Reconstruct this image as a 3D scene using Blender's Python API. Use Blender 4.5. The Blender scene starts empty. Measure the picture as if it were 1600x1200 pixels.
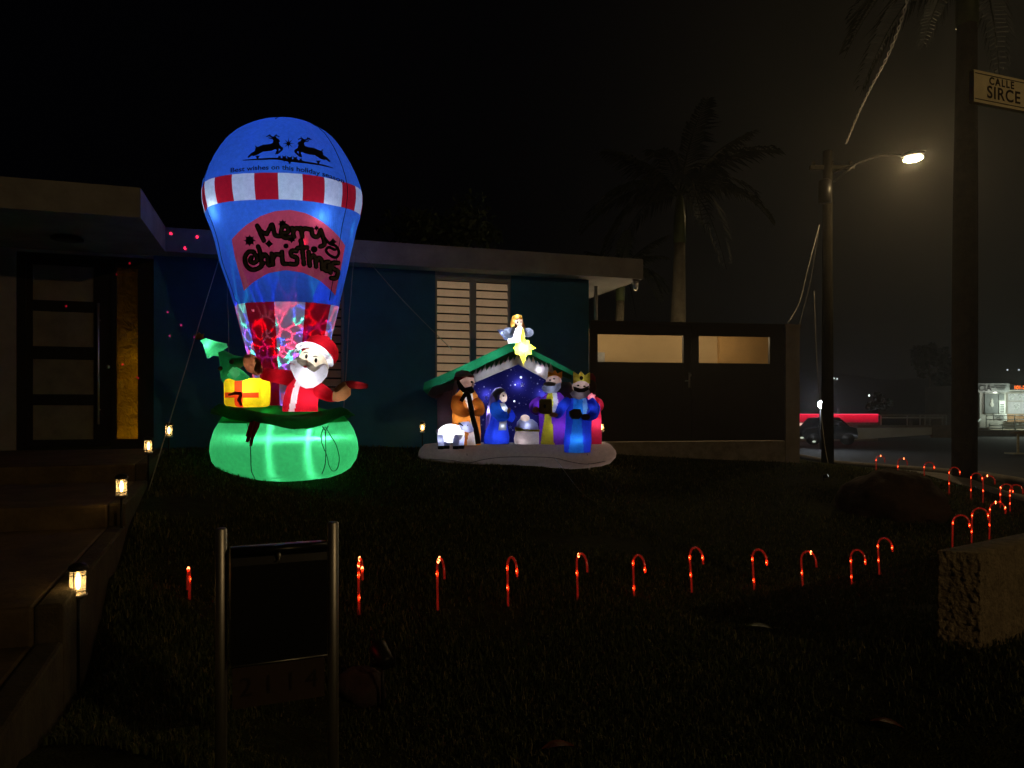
import bpy, bmesh, math, random
import numpy as np
from mathutils import Vector, Matrix, noise
from mathutils.bvhtree import BVHTree
random.seed(7); rng = np.random.default_rng(7)
PI = math.pi; R = math.radians
S = bpy.context.scene; COL = S.collection
F = 1155.0; EYE = 1.6; HZ = 640.0            # focal length in photo pixels, eye height, horizon row

# ------------------------------------------------------------------ camera, sky, exposure
cam = bpy.data.objects.new('camera', bpy.data.cameras.new('camera')); COL.objects.link(cam)
cam.location = (0, 0, EYE); cam.rotation_euler = (PI/2, 0, 0)
cam.data.sensor_width = 36; cam.data.lens = 36*F/1600
cam.data.shift_y = (HZ-600)/1600; cam.data.clip_end = 3000; cam.data.clip_start = .05
S.camera = cam
S.view_settings.view_transform = 'Standard'; S.view_settings.look = 'None'
S.view_settings.exposure = 0; S.view_settings.gamma = 1; S.view_settings.use_curve_mapping = False
wd = bpy.data.worlds.new("World"); S.world = wd; wd.use_nodes = True
wn = wd.node_tree; wn.nodes.clear()
def N(t, typ, **k):
    n = t.nodes.new(typ)
    for a, b in k.items():
        if a.startswith('i_'): n.inputs[a[2:].replace('_', ' ')].default_value = b
        else: setattr(n, a, b)
    return n
# night sky: black overhead, faint glow of the town low down and towards the street
tc = N(wn, 'ShaderNodeTexCoord'); sp = N(wn, 'ShaderNodeSeparateXYZ'); wn.links.new(tc.outputs['Generated'], sp.inputs[0])
elev = N(wn, 'ShaderNodeMapRange', i_From_Min=0.0, i_From_Max=.75, i_To_Min=1, i_To_Max=0); wn.links.new(sp.outputs['Z'], elev.inputs['Value'])
side = N(wn, 'ShaderNodeMapRange', i_From_Min=-.05, i_From_Max=.75, i_To_Min=0, i_To_Max=1); side.interpolation_type = 'SMOOTHSTEP'; wn.links.new(sp.outputs['X'], side.inputs['Value'])
mixc = N(wn, 'ShaderNodeMix', data_type='RGBA'); wn.links.new(elev.outputs[0], mixc.inputs[0])
mixc.inputs[6].default_value = (.0110, .0078, .0026, 1); mixc.inputs[7].default_value = (.0095, .0098, .0078, 1)
mixs = N(wn, 'ShaderNodeMix', data_type='RGBA'); wn.links.new(side.outputs[0], mixs.inputs[0])
mixs.inputs[6].default_value = (.0004, .0005, .0011, 1); wn.links.new(mixc.outputs[2], mixs.inputs[7])
bgn = N(wn, 'ShaderNodeBackground'); bgn.inputs[1].default_value = .65; wn.links.new(mixs.outputs[2], bgn.inputs[0])
wo = N(wn, 'ShaderNodeOutputWorld'); wn.links.new(bgn.outputs[0], wo.inputs[0])
S.cycles.max_bounces = 8; S.cycles.transparent_max_bounces = 12
S.cycles.sample_clamp_indirect = 2.0

# ------------------------------------------------------------------ helpers
def W(px, py, Y):
    return Vector(((px-800)/F*Y, Y, EYE-(py-HZ)/F*Y))
ORG = {}
def obj(name, me, mat=None, parent=None, kind=None, label=None):
    o = bpy.data.objects.new(name, me); COL.objects.link(o)
    if mat and not me.materials: me.materials.append(mat)
    if parent is not None:
        org = ORG[parent.name]
        me.transform(Matrix.Translation(-org)); o.parent = parent; ORG[o.name] = org
    if kind: o['kind'] = kind
    if label: o['label'] = label
    return o
def tag(o, label, cat, group=None):
    o['label'] = label; o['category'] = cat
    if group: o['group'] = group
    return o
def thing(name, loc, label, cat, group=None):
    o = bpy.data.objects.new(name, None); COL.objects.link(o); o.location = loc; o.empty_display_size = .1
    ORG[o.name] = Vector(loc); return tag(o, label, cat, group)
def single(name, me, mat, loc, label, cat, group=None):
    me.transform(Matrix.Translation(-Vector(loc)))
    o = bpy.data.objects.new(name, me); COL.objects.link(o); me.materials.append(mat); o.location = loc
    return tag(o, label, cat, group)
def mesh(v, f, smooth=True):
    me = bpy.data.meshes.new('mesh'); me.from_pydata([tuple(p) for p in v], [], f); me.update()
    if smooth: me.polygons.foreach_set('use_smooth', [True]*len(me.polygons))
    return me
class MB:
    def __init__(s): s.v = []; s.f = []
    def add(s, v, f):
        b = len(s.v); s.v += [Vector(p) for p in v]; s.f += [tuple(i+b for i in q) for q in f]; return s
    def box(s, c, d, M=None):
        x, y, z = (a/2 for a in d); c = Vector(c)
        vs = [Vector((i*x, j*y, k*z)) for i in (-1, 1) for j in (-1, 1) for k in (-1, 1)]
        if M is not None: vs = [M @ p for p in vs]
        return s.add([c+p for p in vs], [(0,1,3,2), (4,6,7,5), (0,4,5,1), (2,3,7,6), (0,2,6,4), (1,5,7,3)])
    def prism(s, poly, z0, z1):
        n = len(poly); s.add([(p[0], p[1], z0) for p in poly]+[(p[0], p[1], z1) for p in poly],
            [tuple(range(n-1, -1, -1)), tuple(range(n, 2*n))]+[(i, (i+1) % n, n+(i+1) % n, n+i) for i in range(n)]); return s
    def tube(s, pts, r, seg=8, ry=None):
        pts = [Vector(p) for p in pts]; n = len(pts)
        rs = r if hasattr(r, '__len__') else [r]*n
        vs = []; fs = []; up = None
        for i, p in enumerate(pts):
            t = (pts[min(i+1, n-1)]-pts[max(i-1, 0)]).normalized()
            if up is None: up = Vector((0, 1, 0)) if abs(t.y) < .9 else Vector((1, 0, 0))
            a = (up-t*up.dot(t)).normalized(); b = t.cross(a); up = a
            q = (ry if ry else 1)
            for k in range(seg):
                g = 2*PI*k/seg; vs.append(p+a*math.cos(g)*rs[i]*q+b*math.sin(g)*rs[i])
        for i in range(n-1):
            for k in range(seg):
                k2 = (k+1) % seg; fs.append((i*seg+k, i*seg+k2, (i+1)*seg+k2, (i+1)*seg+k))
        fs.append(tuple(range(seg-1, -1, -1))); fs.append(tuple(range((n-1)*seg, n*seg)))
        return s.add(vs, fs)
    def lathe(s, c, prof, seg=16):
        c = Vector(c); vs = []; fs = []; n = len(prof)
        for r, z in prof:
            for k in range(seg): g = 2*PI*k/seg; vs.append(c+Vector((r*math.cos(g), r*math.sin(g), z)))
        for i in range(n-1):
            for k in range(seg): k2 = (k+1) % seg; fs.append((i*seg+k, i*seg+k2, (i+1)*seg+k2, (i+1)*seg+k))
        fs.append(tuple(range(seg-1, -1, -1))); fs.append(tuple(range((n-1)*seg, n*seg)))
        return s.add(vs, fs)
    def ell(s, c, r, M=None, seg=18, rings=12):
        c = Vector(c); vs = []; fs = []
        for i in range(1, rings):
            a = PI*i/rings
            for k in range(seg):
                g = 2*PI*k/seg; p = Vector((r[0]*math.sin(a)*math.cos(g), r[1]*math.sin(a)*math.sin(g), r[2]*math.cos(a)))
                vs.append(c+(M @ p if M is not None else p))
        top = Vector((0, 0, r[2])); nb = len(vs)
        vs += [c+(M @ top if M is not None else top), c-(M @ top if M is not None else top)]
        for i in range(rings-2):
            for k in range(seg): k2 = (k+1) % seg; fs.append((i*seg+k, (i+1)*seg+k, (i+1)*seg+k2, i*seg+k2))
        for k in range(seg):
            k2 = (k+1) % seg; fs.append((nb, k, k2)); fs.append((nb+1, (rings-2)*seg+k2, (rings-2)*seg+k))
        return s.add(vs, fs)
    def mesh(s, smooth=True): return mesh(s.v, s.f, smooth)
def sub(v, f):
    ids = sorted({i for q in f for i in q}); mp_ = {i: k for k, i in enumerate(ids)}; return mesh([v[i] for i in ids], [tuple(mp_[i] for i in q) for q in f])
def spline(pts, n=6):
    P = [Vector(p) for p in pts]; out = []
    for i in range(len(P)-1):
        a, b, c, d = P[max(i-1, 0)], P[i], P[i+1], P[min(i+2, len(P)-1)]
        for k in range(n):
            t = k/n; out.append(.5*((2*b)+(c-a)*t+(2*a-5*b+4*c-d)*t*t+(3*b-a-3*c+d)*t**3))
    out.append(P[-1]); return out

# ------------------------------------------------------------------ materials
def newmat(name):
    m = bpy.data.materials.new(name); m.use_nodes = True; t = m.node_tree; t.nodes.clear()
    out = N(t, 'ShaderNodeOutputMaterial'); return m, t, out
def noisecol(t, c, amt, scale, detail=6):
    co = N(t, 'ShaderNodeTexCoord'); nz = N(t, 'ShaderNodeTexNoise', i_Scale=scale, i_Detail=detail, i_Roughness=.65); t.links.new(co.outputs['Object'], nz.inputs['Vector'])
    mr = N(t, 'ShaderNodeMapRange', i_From_Min=.3, i_From_Max=.7, i_To_Min=1-amt, i_To_Max=1+amt); t.links.new(nz.outputs['Fac'], mr.inputs['Value'])
    vm = N(t, 'ShaderNodeVectorMath', operation='SCALE'); vm.inputs[0].default_value = c[:3]; t.links.new(mr.outputs[0], vm.inputs['Scale'])
    return vm.outputs[0], nz.outputs['Fac']
def pbr(name, c, rough=.7, metal=0, amt=.25, scale=8, bump=.2, bscale=None, spec=.4, dist=.01):
    m, t, out = newmat(name); b = N(t, 'ShaderNodeBsdfPrincipled', i_Roughness=rough, i_Metallic=metal)
    b.inputs['Specular IOR Level'].default_value = spec
    cc, fac = noisecol(t, c, amt, scale); t.links.new(cc, b.inputs['Base Color'])
    if bump:
        co = N(t, 'ShaderNodeTexCoord'); nz = N(t, 'ShaderNodeTexNoise', i_Scale=bscale or scale*4, i_Detail=8); t.links.new(co.outputs['Object'], nz.inputs['Vector'])
        bp = N(t, 'ShaderNodeBump', i_Strength=bump, i_Distance=dist); t.links.new(nz.outputs['Fac'], bp.inputs['Height']); t.links.new(bp.outputs[0], b.inputs['Normal'])
    t.links.new(b.outputs[0], out.inputs[0]); return m
def fabric(name, c, tr=.6, bump=.6, bscale=5, spec=True, tc_=None):
    """thin nylon: part of the light passes through"""
    m, t, out = newmat(name); co = N(t, 'ShaderNodeTexCoord')
    mp = N(t, 'ShaderNodeMapping'); mp.inputs['Scale'].default_value = (1, 1, .45); t.links.new(co.outputs['Object'], mp.inputs[0])
    nz = N(t, 'ShaderNodeTexNoise', i_Scale=bscale, i_Detail=3, i_Distortion=.6); t.links.new(mp.outputs[0], nz.inputs['Vector'])
    wv = N(t, 'ShaderNodeTexNoise', i_Scale=140, i_Detail=2); t.links.new(co.outputs['Object'], wv.inputs['Vector'])
    ad = N(t, 'ShaderNodeMath', operation='MULTIPLY_ADD'); ad.inputs[1].default_value = .02; t.links.new(wv.outputs['Fac'], ad.inputs[0]); t.links.new(nz.outputs['Fac'], ad.inputs[2])
    bp = N(t, 'ShaderNodeBump', i_Strength=bump, i_Distance=.03); t.links.new(ad.outputs[0], bp.inputs['Height'])
    cc, _ = noisecol(t, c, .10, 22, 3)
    d = N(t, 'ShaderNodeBsdfPrincipled', i_Roughness=.55); t.links.new(cc, d.inputs['Base Color']); t.links.new(bp.outputs[0], d.inputs['Normal'])
    d.inputs['Specular IOR Level'].default_value = .3
    tl = N(t, 'ShaderNodeBsdfTranslucent'); t.links.new(bp.outputs[0], tl.inputs['Normal'])
    if tc_: tl.inputs['Color'].default_value = (*tc_, 1)
    else: t.links.new(cc, tl.inputs['Color'])
    mx = N(t, 'ShaderNodeMixShader'); mx.inputs[0].default_value = tr
    t.links.new(d.outputs[0], mx.inputs[1]); t.links.new(tl.outputs[0], mx.inputs[2]); t.links.new(mx.outputs[0], out.inputs[0]); return m
def emit(name, c, s):
    m, t, out = newmat(name); e = N(t, 'ShaderNodeEmission'); e.inputs[0].default_value = (*c, 1); e.inputs[1].default_value = s
    t.links.new(e.outputs[0], out.inputs[0]); return m
def glass(name, c=(1, 1, 1), tr=.75, rough=.05):
    m, t, out = newmat(name); g = N(t, 'ShaderNodeBsdfGlossy', i_Roughness=rough); tp = N(t, 'ShaderNodeBsdfTransparent'); tp.inputs[0].default_value = (*c, 1)
    tl = N(t, 'ShaderNodeBsdfTranslucent'); tl.inputs[0].default_value = (*c, 1)
    m1 = N(t, 'ShaderNodeMixShader'); m1.inputs[0].default_value = .5; t.links.new(g.outputs[0], m1.inputs[1]); t.links.new(tl.outputs[0], m1.inputs[2])
    mx = N(t, 'ShaderNodeMixShader'); mx.inputs[0].default_value = tr; t.links.new(m1.outputs[0], mx.inputs[1]); t.links.new(tp.outputs[0], mx.inputs[2]); t.links.new(mx.outputs[0], out.inputs[0]); return m
def lamp(name, loc, power, color, radius=.02, typ='POINT', pattern=None, **k):
    l = bpy.data.lights.new(name, typ); l.energy = power; l.color = color
    if typ in ('POINT', 'SPOT'): l.shadow_soft_size = radius
    for a, b in k.items(): setattr(l, a, b)
    o = bpy.data.objects.new(name, l); COL.objects.link(o); o.location = loc
    return o
def lampon(parent, *a, **k):                    # a lamp inside a thing
    o = lamp(*a, **k); o.parent = parent; o.location = Vector(o.location)-ORG[parent.name]; return o

M = {}
M['blue'] = fabric('blue_nylon', (.055, .19, .72)); M['red'] = fabric('red_nylon', (.62, .012, .03)); M['white'] = fabric('white_nylon', (.82, .82, .84))
M['pink'] = fabric('rose_nylon', (.66, .07, .11)); M['green'] = fabric('green_nylon', (.055, .53, .19)); M['dgreen'] = fabric('dark_green_nylon', (.012, .20, .06), .35)
M['yellow'] = fabric('yellow_nylon', (.85, .62, .012)); M['brown'] = fabric('brown_glove_nylon', (.36, .13, .06), .5); M['dred'] = fabric('dark_red_nylon', (.30, .012, .02), .3)
M['print'] = pbr('black_print', (.012, .012, .014), .75, bump=0); M['printgrey'] = pbr('grey_print', (.16, .16, .15), .75, bump=0, amt=.4, scale=30)
M['printblue'] = pbr('navy_print', (.02, .02, .075), .75, bump=0)
M['seam'] = fabric('seam_thread', (.01, .02, .08), .1); M['seamg'] = fabric('green_seam_thread', (.005, .05, .02), .1)
M['skin'] = fabric('skin_nylon', (.72, .42, .30)); M['tan'] = fabric('tan_nylon', (.52, .26, .12), .35)
M['cord'] = pbr('guy_cord', (.35, .36, .36), .6, bump=0)
M['mgrey'] = fabric('grey_nylon', (.22, .21, .20), .3)
M['black'] = pbr('black_plastic', (.012, .012, .012), .45, bump=.05); M['steel'] = pbr('brushed_steel', (.74, .71, .66), .46, 1, amt=.06, scale=40, bump=.03)
M['paint'] = pbr('roof_paint', (.34, .33, .33), .85, amt=.22, scale=3, bump=.3, bscale=30); M['teal'] = pbr('teal_wall_paint', (.028, .14, .23), .8, amt=.18, scale=2.5, bump=.25, bscale=60)
M['cream'] = pbr('cream_wall_paint', (.30, .27, .24), .85, amt=.2, scale=3, bump=.25, bscale=50)
M['concrete'] = pbr('concrete', (.26, .235, .20), .9, amt=.35, scale=6, bump=.5, bscale=60)
M['border'] = pbr('border_concrete', (.075, .06, .035), .9, amt=.45, scale=5, bump=.6, bscale=45)
M['tile'] = pbr('brown_tread_concrete', (.14, .10, .05), .75, amt=.45, scale=3.5, bump=.35, bscale=35)
M['darkframe'] = pbr('dark_bronze_metal', (.016, .015, .014), .4, amt=.1, bump=.03); M['gatepaint'] = pbr('black_gate_paint', (.008, .006, .008), .6, amt=.5, scale=2, bump=.15)
M['bark'] = pbr('palm_trunk_bark', (.13, .115, .085), .9, amt=.35, scale=6, bump=.7, bscale=18, dist=.03)
M['frond'] = pbr('palm_frond_green', (.010, .018, .006), .8, amt=.4, scale=4, bump=.1)
M['asphalt'] = pbr('asphalt', (.045, .045, .045), .85, amt=.3, scale=1.5, bump=.5, bscale=90)
M['wood'] = pbr('utility_pole_wood', (.016, .014, .010), .95, amt=.3, scale=5, bump=.5, bscale=30, spec=.05)

# ------------------------------------------------------------------ terrain
CP = [(560,697,10.5),(930,708,11.7),(800,703,11.2),(300,702,9.9),(264,704,8.6),(295,972,4.7),(560,957,4.9),(680,952,5.1),(795,947,5.3),(905,938,5.55),(985,932,5.75),(1085,927,6.0),(1170,922,6.2),(1255,918,6.4),(1330,916,6.6),(1370,905,6.9),
      (800,1200,3.4),(100,1215,3.4),(1500,1205,3.4),(450,1200,3.4),(1150,1200,3.4),(1247,723,12.3),(1050,714,12.0),(445,757,8.4),(800,737,9.6),(1293,727,20),(1505,744,13),(1372,740,12.5),(1407,744,11.8),(1448,758,11),(1490,776,10.4),(1525,782,9.9),
      (1583,795,9.1),(1527,850,7.5),(1490,855,7.2),(1560,838,8),(1600,772,12),(1390,800,8.8),(1475,972,4.15),(1520,1000,3.9),(1600,1052,3.9),(1560,960,4.6),(1350,1000,4.6),(1250,722,19),(1600,752,17)]
C3 = [tuple(W(*c)) for c in CP]
C3 += [(-2.0-.4*(y-3.4)+.12, y, EYE-d) for y, d in ((2.3,1.07),(3.4,.97),(4.4,.92),(5.4,.85),(6.4,.76),(7.4,.64),(8.6,.57))]
C3 += [(-3, 1, 0), (0, 1, 0), (4, 1, 0), (-12, 0, 0), (14, 0, 0), (0, -8, 0), (12, 25, .05), (16, 12, .0), (20, 40, 0), (0, 40, .6), (-12, 20, .9), (8, 40, 0), (-8, 12, .95), (-6, 7, .6), (0, 20, .8), (4.5, 20, .3)]
C3 = np.array(C3); PXY = C3[:, :2]
def _k(a, b): return np.sqrt(((a[:, None, :]-b[None, :, :])**2).sum(-1)+.09)
_n = len(C3); A = np.zeros((_n+1, _n+1)); A[:_n, :_n] = _k(PXY, PXY)+np.eye(_n)*-.12; A[:_n, _n] = 1; A[_n, :_n] = 1
_w = np.linalg.solve(A, np.append(C3[:, 2], 0))
def ground(X, Y):
    X = np.atleast_1d(np.asarray(X, float)); Y = np.atleast_1d(np.asarray(Y, float))
    z = _k(np.stack([X, Y], -1), PXY) @ _w[:-1]+_w[-1]
    d = np.maximum(np.maximum(X-14, -14-X), np.maximum(Y-28, -6-Y)); k = np.clip(d/8, 0, 1)
    return z*(1-k)+0*k
def gz(x, y): return float(ground(x, y)[0])
def axis(a, b, fine, lo, hi, n):
    g = np.concatenate([-np.geomspace(-a if a < 0 else 1, max(-lo, 1e-3), n)] if False else [np.linspace(lo, hi, fine)])
    return g
xs = np.concatenate([[-1500, -600, -250, -100, -50, -30], np.linspace(-20, 22, 106), [30, 45, 70, 120, 250, 600, 1500]])
ys = np.concatenate([[-300, -100, -40, -20], np.linspace(-12, 34, 116), [40, 60, 100, 180, 400, 800, 1500]])
gx, gy = np.meshgrid(xs, ys); Z = ground(gx.ravel(), gy.ravel())
vs = np.stack([gx.ravel(), gy.ravel(), Z], -1).tolist(); nx = len(xs)
fs = [(j*nx+i, j*nx+i+1, (j+1)*nx+i+1, (j+1)*nx+i) for j in range(len(ys)-1) for i in range(nx-1)]
m, t, out = newmat('lawn_soil'); b = N(t, 'ShaderNodeBsdfPrincipled', i_Roughness=.95); b.inputs['Specular IOR Level'].default_value = .1
cc, fc = noisecol(t, (.035, .040, .014), .5, 9, 10); t.links.new(cc, b.inputs['Base Color'])
co = N(t, 'ShaderNodeTexCoord'); nz = N(t, 'ShaderNodeTexNoise', i_Scale=70, i_Detail=8); t.links.new(co.outputs['Object'], nz.inputs['Vector'])
bp = N(t, 'ShaderNodeBump', i_Strength=.9, i_Distance=.03); t.links.new(nz.outputs['Fac'], bp.inputs['Height']); t.links.new(bp.outputs[0], b.inputs['Normal']); t.links.new(b.outputs[0], out.inputs[0]); M['soil'] = m
obj('ground', mesh(vs, fs), M['soil'], kind='structure')
def sheet(name, poly_fn, nu, nv, lift, mat, kind='structure'):
    v = []
    for j in range(nv+1):
        for i in range(nu+1):
            x, y = poly_fn(i/nu, j/nv); v.append((x, y, gz(x, y)+lift))
    f = [(j*(nu+1)+i, j*(nu+1)+i+1, (j+1)*(nu+1)+i+1, (j+1)*(nu+1)+i) for j in range(nv) for i in range(nu)]
    return obj(name, mesh(v, f), mat, kind=kind)

# ------------------------------------------------------------------ house frame (turned 17 degrees)
TH = R(17.35); CU = math.cos(TH); SU = math.sin(TH); HA = Vector((-2.12, 10.2, 0))
U = Vector((CU, SU, 0)); V = Vector((-SU, CU, 0))
def hp(px, w, py=None, z=None):
    k = (px-800)/F; tt = (k*(HA.y+w*CU)-HA.x+w*SU)/(CU-k*SU); p = HA+U*tt+V*w
    if py is not None: p.z = EYE-(py-HZ)/F*p.y
    elif z is not None: p.z = z
    return p
def hx(px, w): return (hp(px, w)-HA).dot(U)
def hq(tt, w, z): p = HA+U*tt+V*w; p.z = z; return p
def hbox(mb, t0, t1, w0, w1, z0, z1):
    c = hq((t0+t1)/2, (w0+w1)/2, (z0+z1)/2); return mb.box(c, (t1-t0, w1-w0, z1-z0), Matrix.Rotation(TH, 3, 'Z'))
WW = .32                                        # wall plane behind the roof edge
ZT = EYE+2.34; ZB = ZT-.31                      # roof slab top and underside
house = thing('house', hq(0, 2, 1.05), 'low flat roofed house with dark teal front wall and wide pale roof edge', 'house')
tE = hx(1005, 0); tL = hx(250, 0); tEnt = (hp(223, -1.62)-HA).dot(U)
mb = MB(); hbox(mb, tEnt, tE, 0, 9, ZB, ZT); obj('roof', mb.mesh(False), M['paint'], house)
mb = MB(); hbox(mb, -14, tEnt, -1.75, 9, ZB-.003, ZT+.003); obj('porch_roof', mb.mesh(False), M['paint'], house)
mb = MB(); c = hp(105, -.55); tcx = (c-HA).dot(U); mb.lathe(hq(tcx, -.55, ZB-.055), [(.11, 0), (.17, .01), (.17, .03), (.13, .05)], 20); obj('ceiling_lamp', mb.mesh(), M['black'], house, label='unlit flat round lamp under the porch roof')
z0w = .2
def wall(name, a, b, zz0, zz1, mat, w0=WW, w1=WW+.18): mb = MB(); hbox(mb, a, b, w0, w1, zz0, zz1); return obj(name, mb.mesh(False), mat, house)
tD0 = hx(25, WW); tD1 = hx(240, WW); tWa = hx(680, WW); tWb = hx(799, WW); tR = hx(920, WW)
tVa = hx(424, WW); tVb = hx(538, WW); zW0 = hp(740, WW, 625).z; zW1 = ZB-.06
wall('wall', -14, tD0, z0w, ZB-.003, M['cream'])
wall('wall', tD1, tVa, z0w, ZB, M['teal']); wall('wall', tVb, tWa, z0w, ZB, M['teal']); wall('wall', tWb, tR, z0w, ZB, M['teal'])
for a, b in ((tVa, tVb), (tWa, tWb)):
    wall('wall', a, b, z0w, zW0, M['teal']); wall('wall', a, b, zW1, ZB, M['paint'], WW+.02)
zD0 = hp(130, WW, 704).z; zD1 = hp(130, WW, 398).z
wall('wall', tD0, tD1, z0w, zD0, M['cream'], WW+.01); wall('wall', tD0, tD1, zD1, ZB-.003, M['cream'], WW+.01)
mb = MB(); hbox(mb, tR-.18, tR, WW+.18, 8.8, z0w, ZB); obj('wall', mb.mesh(False), M['teal'], house)
mb = MB(); hbox(mb, -14, tR, 8.8, 8.95, z0w, ZB); obj('wall', mb.mesh(False), M['teal'], house)
# louvred windows
M['slat'] = pbr('tan_louvre_slat', (.40, .24, .15), .6, amt=.12, scale=14, bump=.1)
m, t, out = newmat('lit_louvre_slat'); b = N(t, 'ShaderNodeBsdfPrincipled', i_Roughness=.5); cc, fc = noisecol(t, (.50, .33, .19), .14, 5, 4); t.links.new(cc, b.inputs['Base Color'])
t.links.new(cc, b.inputs['Emission Color']); b.inputs['Emission Strength'].default_value = .33; t.links.new(b.outputs[0], out.inputs[0]); M['litslat'] = m  # room light behind the slats is put into them as emission
M['alu'] = pbr('grey_aluminium', (.20, .22, .27), .5, .3, amt=.1, bump=.02)
def louvre(a, b, mat, n, label):
    win = MB(); fr = .035; z0 = zW0; z1 = zW1; mid = (a+b)/2+.0
    for x0, x1 in ((a, a+fr), (b-fr, b), (mid-.045, mid+.045)): hbox(win, x0, x1, WW+.03, WW+.11, z0, z1)
    for zz in (z0, z1-.05): hbox(win, a+fr, mid-.045, WW+.032, WW+.108, zz, zz+.05); hbox(win, mid+.045, b-fr, WW+.032, WW+.108, zz, zz+.05)
    w = obj('window', win.mesh(False), M['alu'], house, label=label)
    back = MB(); hbox(back, a, b, WW+.16, WW+.175, z0, z1); obj('dark_backing', back.mesh(False), M['black'], w)  # black sheet stands for the dark room behind the slats
    pit = (z1-z0-.11)/n; rot = Matrix.Rotation(TH, 3, 'Z') @ Matrix.Rotation(R(-16), 3, 'X')
    for x0, x1 in ((a+fr+.004, mid-.049), (mid+.049, b-fr-.004)):
        me0 = None
        for i in range(n):
            c = hq((x0+x1)/2, WW+.075, z0+.055+pit*(i+.5))
            if me0 is None:
                me0 = MB().box((0, 0, 0), (x1-x0, .008, pit*.84), rot).mesh(False); me0.materials.append(mat)
            s = bpy.data.objects.new('slat', me0); COL.objects.link(s); s.parent = w; s.location = c-ORG[house.name]
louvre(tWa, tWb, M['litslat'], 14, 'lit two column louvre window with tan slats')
louvre(tVa, tVb, M['slat'], 14, 'dark louvre window behind the inflatable balloon')
# front door with four panes and sidelight
tl0 = hx(25, WW); tl1 = hx(172, WW); ts0 = hx(181, WW); ts1 = hx(215, WW)
pz = [(414, 469), (486, 541), (561, 616), (633, 687)]
tp0 = hx(49, WW); tp1 = hx(145, WW)
M['doorglass'] = pbr('frosted_brown_glass', (.24, .21, .15), .35, amt=.25, scale=4, bump=.1, spec=.5)
def zz_(px, py): return hp(px, WW, py).z
rows = [(zz_(97, b_), zz_(97, a_)) for a_, b_ in pz]
mb = MB(); w0 = WW+.05; w1 = WW+.10
hbox(mb, tl0+.10, tp0, w0, w1, zD0+.05, zD1-.05); hbox(mb, tp1, tl1, w0, w1, zD0+.05, zD1-.05)
edges = [zD1-.05]+[e for r_ in rows for e in (r_[1], r_[0])]+[zD0+.05]
for i in range(0, 10, 2): hbox(mb, tp0, tp1, w0+.002, w1-.002, edges[i+1], edges[i])
door = obj('door', mb.mesh(False), M['darkframe'], house, label='dark front door with four stacked frosted panes')
for z_0, z_1 in rows: mb = MB(); hbox(mb, tp0, tp1, w0+.02, w0+.03, z_0, z_1); obj('pane', mb.mesh(False), M['doorglass'], door)
th = hx(153, WW-.05); mb = MB(); mb.tube([hq(th, WW-.03, zz_(153, 663)), hq(th, WW-.03, zz_(153, 474))], .016, 10)
for py in (500, 640): mb.tube([hq(th, WW-.03, zz_(153, py)), hq(th, WW+.05, zz_(153, py))], .012, 8)
obj('handle', mb.mesh(), M['steel'], door); mb = MB(); tk = hx(168, WW); mb.ell(hq(tk, WW+.03, zz_(168, 573)), (.028, .022, .028), seg=10, rings=8); obj('lock', mb.mesh(), M['steel'], door)
mb = MB(); hbox(mb, tD0, tl0+.098, WW+.02, WW+.16, zD0, zD1); hbox(mb, tl1+.002, ts0, WW+.02, WW+.16, zD0, zD1); hbox(mb, ts1, tD1, WW+.02, WW+.16, zD0, zD1)
hbox(mb, tl0+.1, tl1, WW+.022, WW+.158, zD1-.048, zD1-.002); hbox(mb, ts0, ts1, WW+.022, WW+.158, zz_(198, 418), zD1-.002); hbox(mb, ts0, ts1, WW+.022, WW+.158, zD0+.002, zz_(198, 686))
obj('door_frame', mb.mesh(False), M['darkframe'], house)
# sidelight: frosted glass, string lights glowing behind it
m, t, out = newmat('textured_sidelight_glass'); co = N(t, 'ShaderNodeTexCoord'); vo = N(t, 'ShaderNodeTexNoise', i_Scale=9, i_Detail=5, i_Distortion=1.2); t.links.new(co.outputs['Object'], vo.inputs[0])
bp = N(t, 'ShaderNodeBump', i_Strength=1, i_Distance=.08); t.links.new(vo.outputs['Fac'], bp.inputs['Height'])
tl = N(t, 'ShaderNodeBsdfTranslucent'); tl.inputs[0].default_value = (.75, .55, .12, 1); t.links.new(bp.outputs[0], tl.inputs['Normal'])
gl = N(t, 'ShaderNodeBsdfPrincipled', i_Roughness=.2); gl.inputs['Base Color'].default_value = (.12, .085, .03, 1); t.links.new(bp.outputs[0], gl.inputs['Normal'])
mx = N(t, 'ShaderNodeMixShader'); mx.inputs[0].default_value = .6; t.links.new(gl.outputs[0], mx.inputs[1]); t.links.new(tl.outputs[0], mx.inputs[2]); t.links.new(mx.outputs[0], out.inputs[0])
mb = MB(); hbox(mb, ts0, ts1, WW+.07, WW+.08, zz_(198, 686), zz_(198, 418)); sl = obj('sidelight', mb.mesh(False), m, house, label='narrow textured glass panel glowing yellow at its foot')
for (px, py, e) in ((212, 674, 1.0), (188, 680, .6), (206, 640, .25), (211, 560, .2), (208, 600, .2)):
    lampon(house, 'string_light_bulb', hp(px, WW+.13, py), e*10, (1, .72, .07), .01)
# roof clutter
mb = MB(); mb.tube([hp(724, 1, z=ZT-.05), hp(724, 1, z=ZT+.18)], .025, 10); obj('vent_pipe', mb.mesh(), M['paint'], house)
for px in (640, 780, 870):
    c = hp(px, 2.6, z=ZT+.25); Mr = Matrix.Rotation(TH, 3, 'Z') @ Matrix.Rotation(R(9), 3, 'X'); mb = MB().box(c, (1.0, 1.7, .035), Mr)
    o = obj('solar_panel', mb.mesh(False), M['darkframe'], house); mb = MB()
    for sx in (-.4, .4): mb = MB(); mb.tube([c+U*sx-V*.6-Vector((0, 0, .1)), c+U*sx-V*.6-Vector((0, 0, .27))], .015, 6); obj('panel_leg', mb.mesh(), M['steel'], o)
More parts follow.
